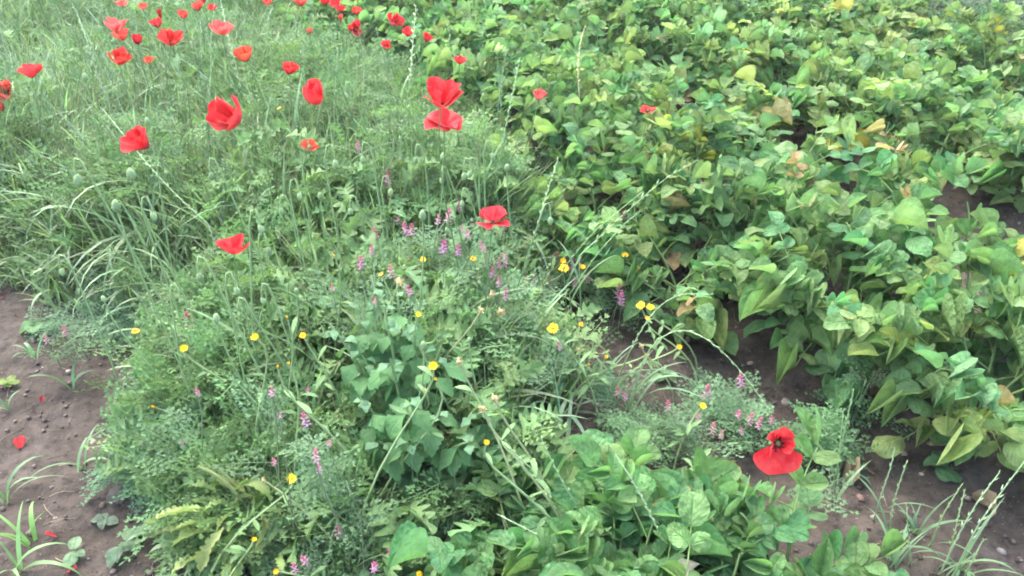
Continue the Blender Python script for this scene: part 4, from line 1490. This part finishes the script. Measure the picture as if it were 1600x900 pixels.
ryegrass([(365, 90, .5), (355, 50, .58), (349, 20, .63), (345, 3, .66)], 0, 'pale ryegrass ear crossing the wide pinkish-red poppy', .6, .018, .35, (.27, .37, .24))
ryegrass([(905, 150, .30), (902, 100, .40), (908, 60, .48), (915, 40, .51)], 0, 'dry straw-coloured grass ear standing among potato leaves', .5, .016, .3, (.40, .36, .2), 0)


# ------------------------------------------------------------------ grass tussocks on the path and in the furrow
def tussock(px, py, label, blades, size=1.0, color=(.14, .27, .12)):
    p = ground(px, py)
    rg = random.Random(px * 7 + py)
    root = thing('grass_tussock', (p.x, p.y, p.z - .004), label, 'grass', 'young grass tufts')
    for k in range(blades):
        L = rg.uniform(.06, .20) * size
        f = rg.uniform(.8, 1.25)
        link('blade', BLADE_ME[rg.randrange(3)], root, Matrix.Translation((rg.uniform(-.008, .008), rg.uniform(-.008, .008), 0)) @ rot(rg.uniform(0, 6.28), -rg.uniform(-.1, .55)) @ Matrix.Diagonal((rg.uniform(.005, .011), L, L, 1)),
             (color[0] * f, color[1] * f, color[2] * f))
    return root


tussock(12, 785, 'tall young grass tuft at the left edge above the fallen petals', 6, 1.3)
tussock(50, 852, 'bright wide-bladed grass tuft near the bottom left corner', 5, 1.2, (.17, .34, .09))
tussock(110, 610, 'two-bladed grass seedling at the edge of the weeds', 4, .75)
tussock(128, 735, 'thin grass seedling with arching blades on bare soil', 5, .85)
tussock(12, 640, 'small grass tuft against the left edge on bare soil', 4, .8)
tussock(55, 560, 'grass seedling with long arching blade by the weed edge', 4, .9)
tussock(25, 895, 'grass tuft cut by the bottom left corner', 6, .9, (.16, .30, .11))
tussock(185, 745, 'tiny green seedling tuft in the middle of bare soil', 5, .35)
tussock(1430, 830, 'grass tuft at the foot of the furrow ryegrass', 8, .8, (.15, .26, .14))
tussock(1500, 890, 'grass tuft at the foot of the bottom corner ryegrass', 8, .8, (.15, .26, .14))
tussock(1310, 740, 'grass tuft beside the open furrow poppy', 9, .8, (.14, .25, .15))
tussock(1395, 885, 'dense grass tuft below the furrow ryegrass at the bottom', 9, .7, (.15, .26, .14))
tussock(870, 650, 'broad-bladed grass tuft right of the goosefoot', 9, 1.5, (.14, .26, .15))
tussock(985, 640, 'long-bladed grass tuft at the edge of the furrow', 9, 1.3, (.14, .26, .14))
tussock(940, 610, 'dense long-bladed grass tuft below the paired yellow marigolds', 10, 1.5, (.15, .26, .15))
tussock(1535, 470, 'blue-green grass tuft in the second furrow by the right edge', 10, .8, (.16, .27, .19))
tussock(880, 720, 'broad pale grass tuft behind the front potato leaves', 7, 1.4, (.16, .28, .17))

# ------------------------------------------------------------------ goosefoot in the middle of the strip
GPROF = [(0, .012), (.14, .014), (.22, .05), (.34, .20), (.43, .34), (.47, .30), (.53, .335), (.58, .25), (.65, .265), (.70, .18), (.78, .185), (.83, .11), (.90, .10), (1, .006)]
GOOSE = [mesh_geo('leaf', leaf_geo(GPROF, 5, c, b, .025, .12, t, 80 + i), M_GOOSE) for i, (c, b, t) in enumerate([(.1, .4, .1), (.25, .8, -.2), (-.1, .6, .2), (.05, 1.1, 0)])]


def goosefoot(px, py, tips, label, leaf=.06, per=13):
    p = ground(px, py)
    root = thing('goosefoot', p, label, 'weed plant')
    rg = random.Random(px)
    for (tx, ty, tz) in tips:
        tip = np.array(at(tx, ty, tz)) - np.array(p)
        pts = arc((0, 0, -.01), (tip[0] * .35, tip[1] * .35, tip[2] * .75), tip, 9)
        link('stem', mesh_geo('stem', tube(pts, .0045, .0022, 6), M_STEM), root, None, (.15, .23, .10))
        for k in range(per):
            t = .25 + .75 * (k + rg.random()) / per
            j = min(7, int(t * 8))
            q = pts[j] + (pts[j + 1] - pts[j]) * (t * 8 - j if t < 1 else 1)
            top = t > .86
            S = leaf * (rg.uniform(.7, 1.2) if not top else rg.uniform(.35, .55))
            f = rg.uniform(.8, 1.25)
            c = (.10 * f, .215 * f, .085 * f) if not top else (.15 * f, .28 * f, .15 * f)
            yaw = math.pi + rg.gauss(0, 1.15)
            link('leaf', GOOSE[rg.randrange(4)], root, Matrix.Translation(Vector(q)) @ rot(yaw, rg.uniform(-.8, .15) + (.5 if top else 0), rg.uniform(-.25, .25)) @ Matrix.Scale(S, 4), c)
    return root


goosefoot(650, 790, [(620, 440, .46), (560, 470, .44), (690, 540, .42), (610, 560, .40), (560, 620, .34), (690, 640, .34), (740, 690, .30), (640, 690, .30), (590, 690, .28), (560, 545, .38), (640, 620, .38), (515, 505, .42), (760, 640, .32), (600, 480, .46), (650, 500, .44), (580, 430, .47)],
          'bushy goosefoot with toothed grey-green leaves in the middle of the weeds', .066, 16)
goosefoot(385, 330, [(370, 300, .34), (410, 290, .38)], 'small broad-leaved goosefoot below the fan-shaped poppy', .06, 8)


# ------------------------------------------------------------------ jagged rosette at the bottom left
ROS = []
for i in range(4):
    prof = [(0, .03), (.1, .04)]
    k = 6
    for j in range(k):
        v0 = .14 + .78 * j / k
        env = .075 + .085 * math.sin(math.pi * (.15 + .75 * (j + .5) / k))
        prof += [(v0, .085), (v0 + .05, env), (v0 + .085, env * .92)]
    prof += [(.95, .05), (1, .01)]
    ROS.append(mesh_geo('leaf', leaf_geo(prof, 5, .3, .35 + .35 * i, .05, .35, .7 * (i - 1.5), 90 + i), M_LOBE))
p0 = ground(425, 855)
root = thing('jagged_rosette', p0, 'pale yellow-green jagged-leaved weed spilling over the soil at the bottom left', 'weed plant')
rg = random.Random(8)
for k in range(4):
    a = R(120 + 25 * k)
    tip = (math.cos(a) * .10, math.sin(a) * .06, .16 + .03 * k)
    link('stem', mesh_geo('stem', tube(arc((0, 0, -.01), (tip[0] * .3, tip[1] * .3, tip[2] * .8), tip, 6), .004, .003, 5), M_STEM), root, None, (.24, .30, .12))
for k in range(130):
    a = R(rg.gauss(190, 60))
    zz = rg.uniform(.02, .16)
    rr = rg.uniform(-.05, .13)
    f = rg.uniform(.8, 1.2)
    y = rg.random()
    c = ((.15 + .14 * y) * f, (.27 + .07 * y) * f, (.085 + .04 * y) * f)
    link('leaf', ROS[k % 4], root, Matrix.Translation((rr * math.cos(a), rr * math.sin(a), zz)) @ rot(a - math.pi / 2, rg.uniform(-.7, .6), rg.uniform(-.9, .9)) @ Matrix.Scale(rg.uniform(.045, .10), 4), c)


# ------------------------------------------------------------------ wiry fumitory mats at the edge of the path
def fumitory_mat(px, py, rx, ry, hgt, n, label, color, seed):
    p = ground(px, py)
    root = thing('fumitory_mat', p, label, 'weed plant')
    rg = random.Random(seed)
    fol = Acc()
    for k in range(n):
        a, r = rg.uniform(0, 6.28), math.sqrt(rg.random())
        tip = np.array([rx * r * math.cos(a), ry * r * math.sin(a), hgt * (1 - .6 * r) * rg.uniform(.5, 1.1)])
        tip[2] += float(gz(p.x + tip[0], p.y + tip[1])) - p.z
        st = np.array([tip[0] * .2, tip[1] * .2, 0])
        pts = arc(st, (tip[0] * .6, tip[1] * .6, max(tip[2] * 1.6, .05)), tip, 7)
        if k < 24:
            link('stem', mesh_geo('stem', tube(pts, .0016, .0011, 4), M_STEM), root, None, (.22, .33, .2))
        for m in range(4):
            q = pts[rg.randint(2, 6)]
            f = rg.uniform(.75, 1.3)
            M = Matrix.Translation(Vector(q)) @ rot(rg.uniform(0, 6.28), rg.uniform(-.3, .6), rg.uniform(-.3, .3)) @ Matrix.Scale(rg.uniform(.045, .085), 4)
            fol.add(ferns[rg.randrange(5)], M, (color[0] * f, color[1] * f, color[2] * f))
    o = link('foliage', fol.mesh('foliage', M_FERN), root)
    o['kind'] = 'stuff'
    return root


fumitory_mat(285, 715, .16, .16, .10, 110, 'wiry blue-green fumitory sprawling onto the path soil', (.11, .23, .125), 3)
fumitory_mat(185, 510, .24, .14, .08, 40, 'low feathery weed patch at the edge of the path', (.105, .20, .11), 4)
fumitory_mat(1150, 665, .11, .10, .10, 9, 'light feathery fumitory growing on the furrow soil', (.13, .23, .13), 5)
fumitory_mat(590, 870, .20, .10, .11, 110, 'fumitory patch at the bottom edge before the goosefoot', (.11, .21, .11), 6)
fumitory_mat(1000, 705, .09, .06, .09, 14, 'feathery bright green weed behind the front potato plants', (.13, .24, .11), 7)
fumitory_mat(1390, 415, .13, .12, .06, 45, 'flattened feathery weed between the potato rows', (.14, .22, .11), 8)
fumitory_mat(1330, 660, .07, .07, .12, 9, 'spiky feathery weed right of the furrow poppy', (.11, .23, .11), 9)
fumitory_mat(960, 255, .35, .2, .14, 90, 'feathery weed patch with pink spikes between potato rows', (.13, .22, .13), 10)
fumitory_mat(1275, 715, .06, .06, .13, 15, 'feathery weed clump around the furrow poppy stalk', (.11, .23, .10), 12)

# ------------------------------------------------------------------ small things lying on the soil
ROCK_ME = [mesh_geo('pebble', rock_geo(20 + i, 9, 6, .6), M_STONE) for i in range(5)]
for px, py, w, c, lab in [(1227, 629, 18, (.33, .28, .25), 'oval pale pink pebble on the furrow soil below dark potato leaves'),
                          (1172, 568, 12, (.36, .27, .23), 'small brown pebble in the furrow under the potato leaves'),
                          (1074, 531, 14, (.34, .26, .22), 'flat reddish pebble at the upper end of the furrow'),
                          (1183, 581, 12, (.20, .15, .14), 'dark clod beside the brown furrow pebble'),
                          (1440, 741, 9, (.48, .42, .33), 'small pale pebble left of the seedling potato in the furrow'),
                          (1412, 709, 16, (.30, .23, .20), 'brown flat stone near the potato edge in the furrow'),
                          (1344, 778, 15, (.28, .18, .14), 'reddish brown stone by the furrow ryegrass'),
                          (1565, 862, 16, (.30, .26, .235), 'pale angular stone at the right edge of the furrow'),
                          (1334, 693, 8, (.40, .36, .33), 'small grey pebble above the dried leaf in the furrow'),
                          (146, 692, 14, (.33, .29, .24), 'rounded pebble half buried in the path soil'),
                          (216, 594, 13, (.40, .36, .27), 'upright pale stone at the edge of the weeds'),
                          (1545, 57, 9, (.4, .36, .33), 'pebble in the far right corner soil'),
                          (1548, 462, 10, (.45, .40, .37), 'pale pebble in the second furrow at the right'),
                          (86, 810, 7, (.42, .38, .34), 'tiny pale pebble near the fallen petal'),
                          (266, 640, 10, (.36, .30, .22), 'tan pebble under the yellow marigold at the path edge'),
                          (1205, 800, 8, (.4, .35, .3), 'tiny pebble between the front potatoes and furrow'),
                          (160, 790, 15, (.17, .135, .115), 'crusted clod on the path beside the wiry fumitory')]:
    p = ground(px, py)
    t = float((p - Vector((0, 0, CAM_H))).length) / np.linalg.norm(ray(px, py))
    S = w * t / FPX / 2
    o = link('pebble', ROCK_ME[int(px) % 5], None, Matrix.Translation((p.x, p.y, p.z + S * .05)) @ Matrix.Rotation(px * .7, 4, 'Z') @ Matrix.Scale(S, 4), (c[0] * .72, c[1] * .72, c[2] * .72))
    tag(o, lab, 'pebble', 'pebbles on the soil')

rg = random.Random(77)
FPET = [mesh_geo('fallen_petal', petal_geo(random.Random(i), 1.0, R(50), R(12 + 10 * i), R(50), .16, i), M_PETAL) for i in range(3)]
for i, (px, py, w, c, lab) in enumerate([(258, 586, 22, (.6, .012, .03), 'fallen crimson petal under the weeds by the upright stone'), (32, 705, 28, (.72, .06, .06), 'fallen red petal behind the tall grass tuft'),
                                         (92, 840, 25, (.72, .02, .06), 'fallen scarlet petal on open path soil'), (108, 890, 26, (.32, .006, .03), 'dark crimson fallen petal at the bottom edge'),
                                         (64, 632, 15, (.30, .02, .04), 'small dark shrivelled petal on the path'), (320, 806, 24, (.10, .006, .03), 'blackish purple petal tucked under the pale rosette'),
                                         (3, 466, 10, (.75, .07, .04), 'orange petal scrap at the left edge'), (685, 755, 10, (.75, .13, .09), 'small salmon petal under the goosefoot leaves')]):
    p = ground(px, py)
    if i == 7:
        p = at(px, py, .16)
        p.z = float(gz(p.x, p.y)) + .01
        p = ground(px, py)
    t = float((p - Vector((0, 0, CAM_H))).length) / np.linalg.norm(ray(px, py))
    S = w * t / FPX / 1.25
    o = link('fallen_petal', FPET[i % 3], None, Matrix.Translation((p.x, p.y, p.z + .004)) @ rot(i * 1.9, .1, .15) @ Matrix.Scale(S, 4), c)
    tag(o, lab, 'petal', 'fallen poppy petals')

DRYL = []
for i in range(3):
    DRYL.append(mesh_geo('dried_leaf', leaf_geo(pot_profile(.26 + .05 * i), 5, .8 + .5 * i, .6 + .7 * i, .17, .2, 1.3, 30 + i), M_DRY))
for i, (px, py, w, c, lab) in enumerate([(1548, 812, 52, (.34, .26, .16), 'large crumpled tan leaf withered at the right edge of the furrow'), (1332, 733, 42, (.30, .24, .15), 'curled dry leaf beside the furrow ryegrass'),
                                         (1456, 690, 32, (.36, .29, .16), 'dry folded leaf hanging at the potato edge'), (697, 694, 40, (.42, .22, .14), 'rusty dead leaf hanging on the goosefoot'),
                                         (556, 790, 40, (.40, .22, .13), 'rusty dead leaf under the goosefoot'), (605, 845, 52, (.26, .15, .10), 'dark brown dead leaf near the bottom edge'),
                                         (508, 760, 36, (.34, .20, .11), 'brown dead leaf behind the pale rosette'), (1262, 300, 50, (.36, .26, .18), 'brown withered leaf on soil between potato rows'),
                                         (178, 790, 22, (.30, .24, .19), 'grey-brown dead leaf on the path beside the wiry fumitory'), (235, 790, 40, (.24, .19, .15), 'shrivelled dead leaf at the edge of the path weeds'),
                                         (1090, 885, 40, (.48, .42, .27), 'pale bleached leaf lying on the front potato plants')]):
    z = {3: .20, 10: .26, 2: .06}.get(i, None)
    p = ground(px, py) if z is None else at(px, py, z)
    t = float((p - Vector((0, 0, CAM_H))).length) / np.linalg.norm(ray(px, py))
    S = w * t / FPX
    o = link('dried_leaf', DRYL[i % 3], None, Matrix.Translation((p.x, p.y, p.z + .008)) @ rot(i * 2.1, .05 if z is None else -.9, .4) @ Matrix.Scale(S, 4), c)
    tag(o, lab, 'dead leaf', 'dead leaves')


# small broad-leaved seedlings on the path and in the furrow
def seedling(px, py, S, n, label, color, me=None, lift=.3):
    p = ground(px, py)
    root = thing('seedling', p, label, 'seedling', 'seedlings on bare soil')
    rg = random.Random(px + py)
    link('stem', mesh_geo('stem', tube([(0, 0, -.01), (.003, 0, .012), (0, 0, .025)], .0015, .001, 4), M_STEM), root, None, (.2, .28, .13))
    for k in range(n):
        f = rg.uniform(.85, 1.2)
        link('leaf', (me or LEAFLET_ME)[rg.randrange(3)], root, Matrix.Translation((0, 0, rg.uniform(.008, .025))) @ rot(6.283 * k / n + rg.uniform(-.4, .4), rg.uniform(-.1, lift)) @ Matrix.Scale(S * rg.uniform(.7, 1.2), 4),
             (color[0] * f, color[1] * f, color[2] * f))


seedling(1470, 735, .06, 5, 'young potato shoot alone in the furrow', (.10, .21, .09))
seedling(190, 868, .035, 5, 'small greyish seedling at the bottom of the path', (.15, .23, .15))
seedling(215, 845, .035, 4, 'oval-leaved seedling on the path beside the rosette', (.15, .22, .14))
seedling(120, 870, .03, 4, 'tiny seedling beside the dark fallen petal', (.17, .27, .15))
seedling(350, 890, .04, 3, 'bright green seedling at the bottom edge before the rosette', (.12, .28, .11))
seedling(60, 515, .05, 6, 'leafy seedling at the left among the weed edge', (.13, .24, .11))
seedling(15, 605, .03, 6, 'yellowish seedling at the left edge', (.2, .28, .09))
seedling(165, 820, .028, 4, 'little grey-leaved seedling beside the brown clod', (.17, .24, .17))
seedling(1035, 590, .035, 5, 'small round-leaved seedling in the furrow near a half-closed marigold', (.11, .2, .09))
seedling(640, 880, .05, 3, 'bright green seedling at the bottom centre edge', (.13, .32, .08))

settle_labels()

# ------------------------------------------------------------------ thin volume added to imitate the lens veil that lifts the blacks
hm, hnt = new_mat('veil')
hv = hnt.nodes.new('ShaderNodeVolumePrincipled')
hv.inputs['Density'].default_value = 0.003
hv.inputs['Color'].default_value = (1, .99, .97, 1)
hv.inputs['Anisotropy'].default_value = .2
ho = hnt.nodes.new('ShaderNodeOutputMaterial')
hnt.links.new(hv.outputs[0], ho.inputs['Volume'])
HV = [(x, y, z) for z in (-1.1, 1.6) for y in (-75, 125) for x in (-105, 105)]
veil = link('veil', mesh_from('veil', HV, [(0, 2, 3, 1), (4, 5, 7, 6), (0, 1, 5, 4), (2, 6, 7, 3), (0, 4, 6, 2), (1, 3, 7, 5)], mat=hm, smooth=False))
tag(veil, 'thin pale haze added over the whole field to imitate lens flare', 'veil', kind='stuff')
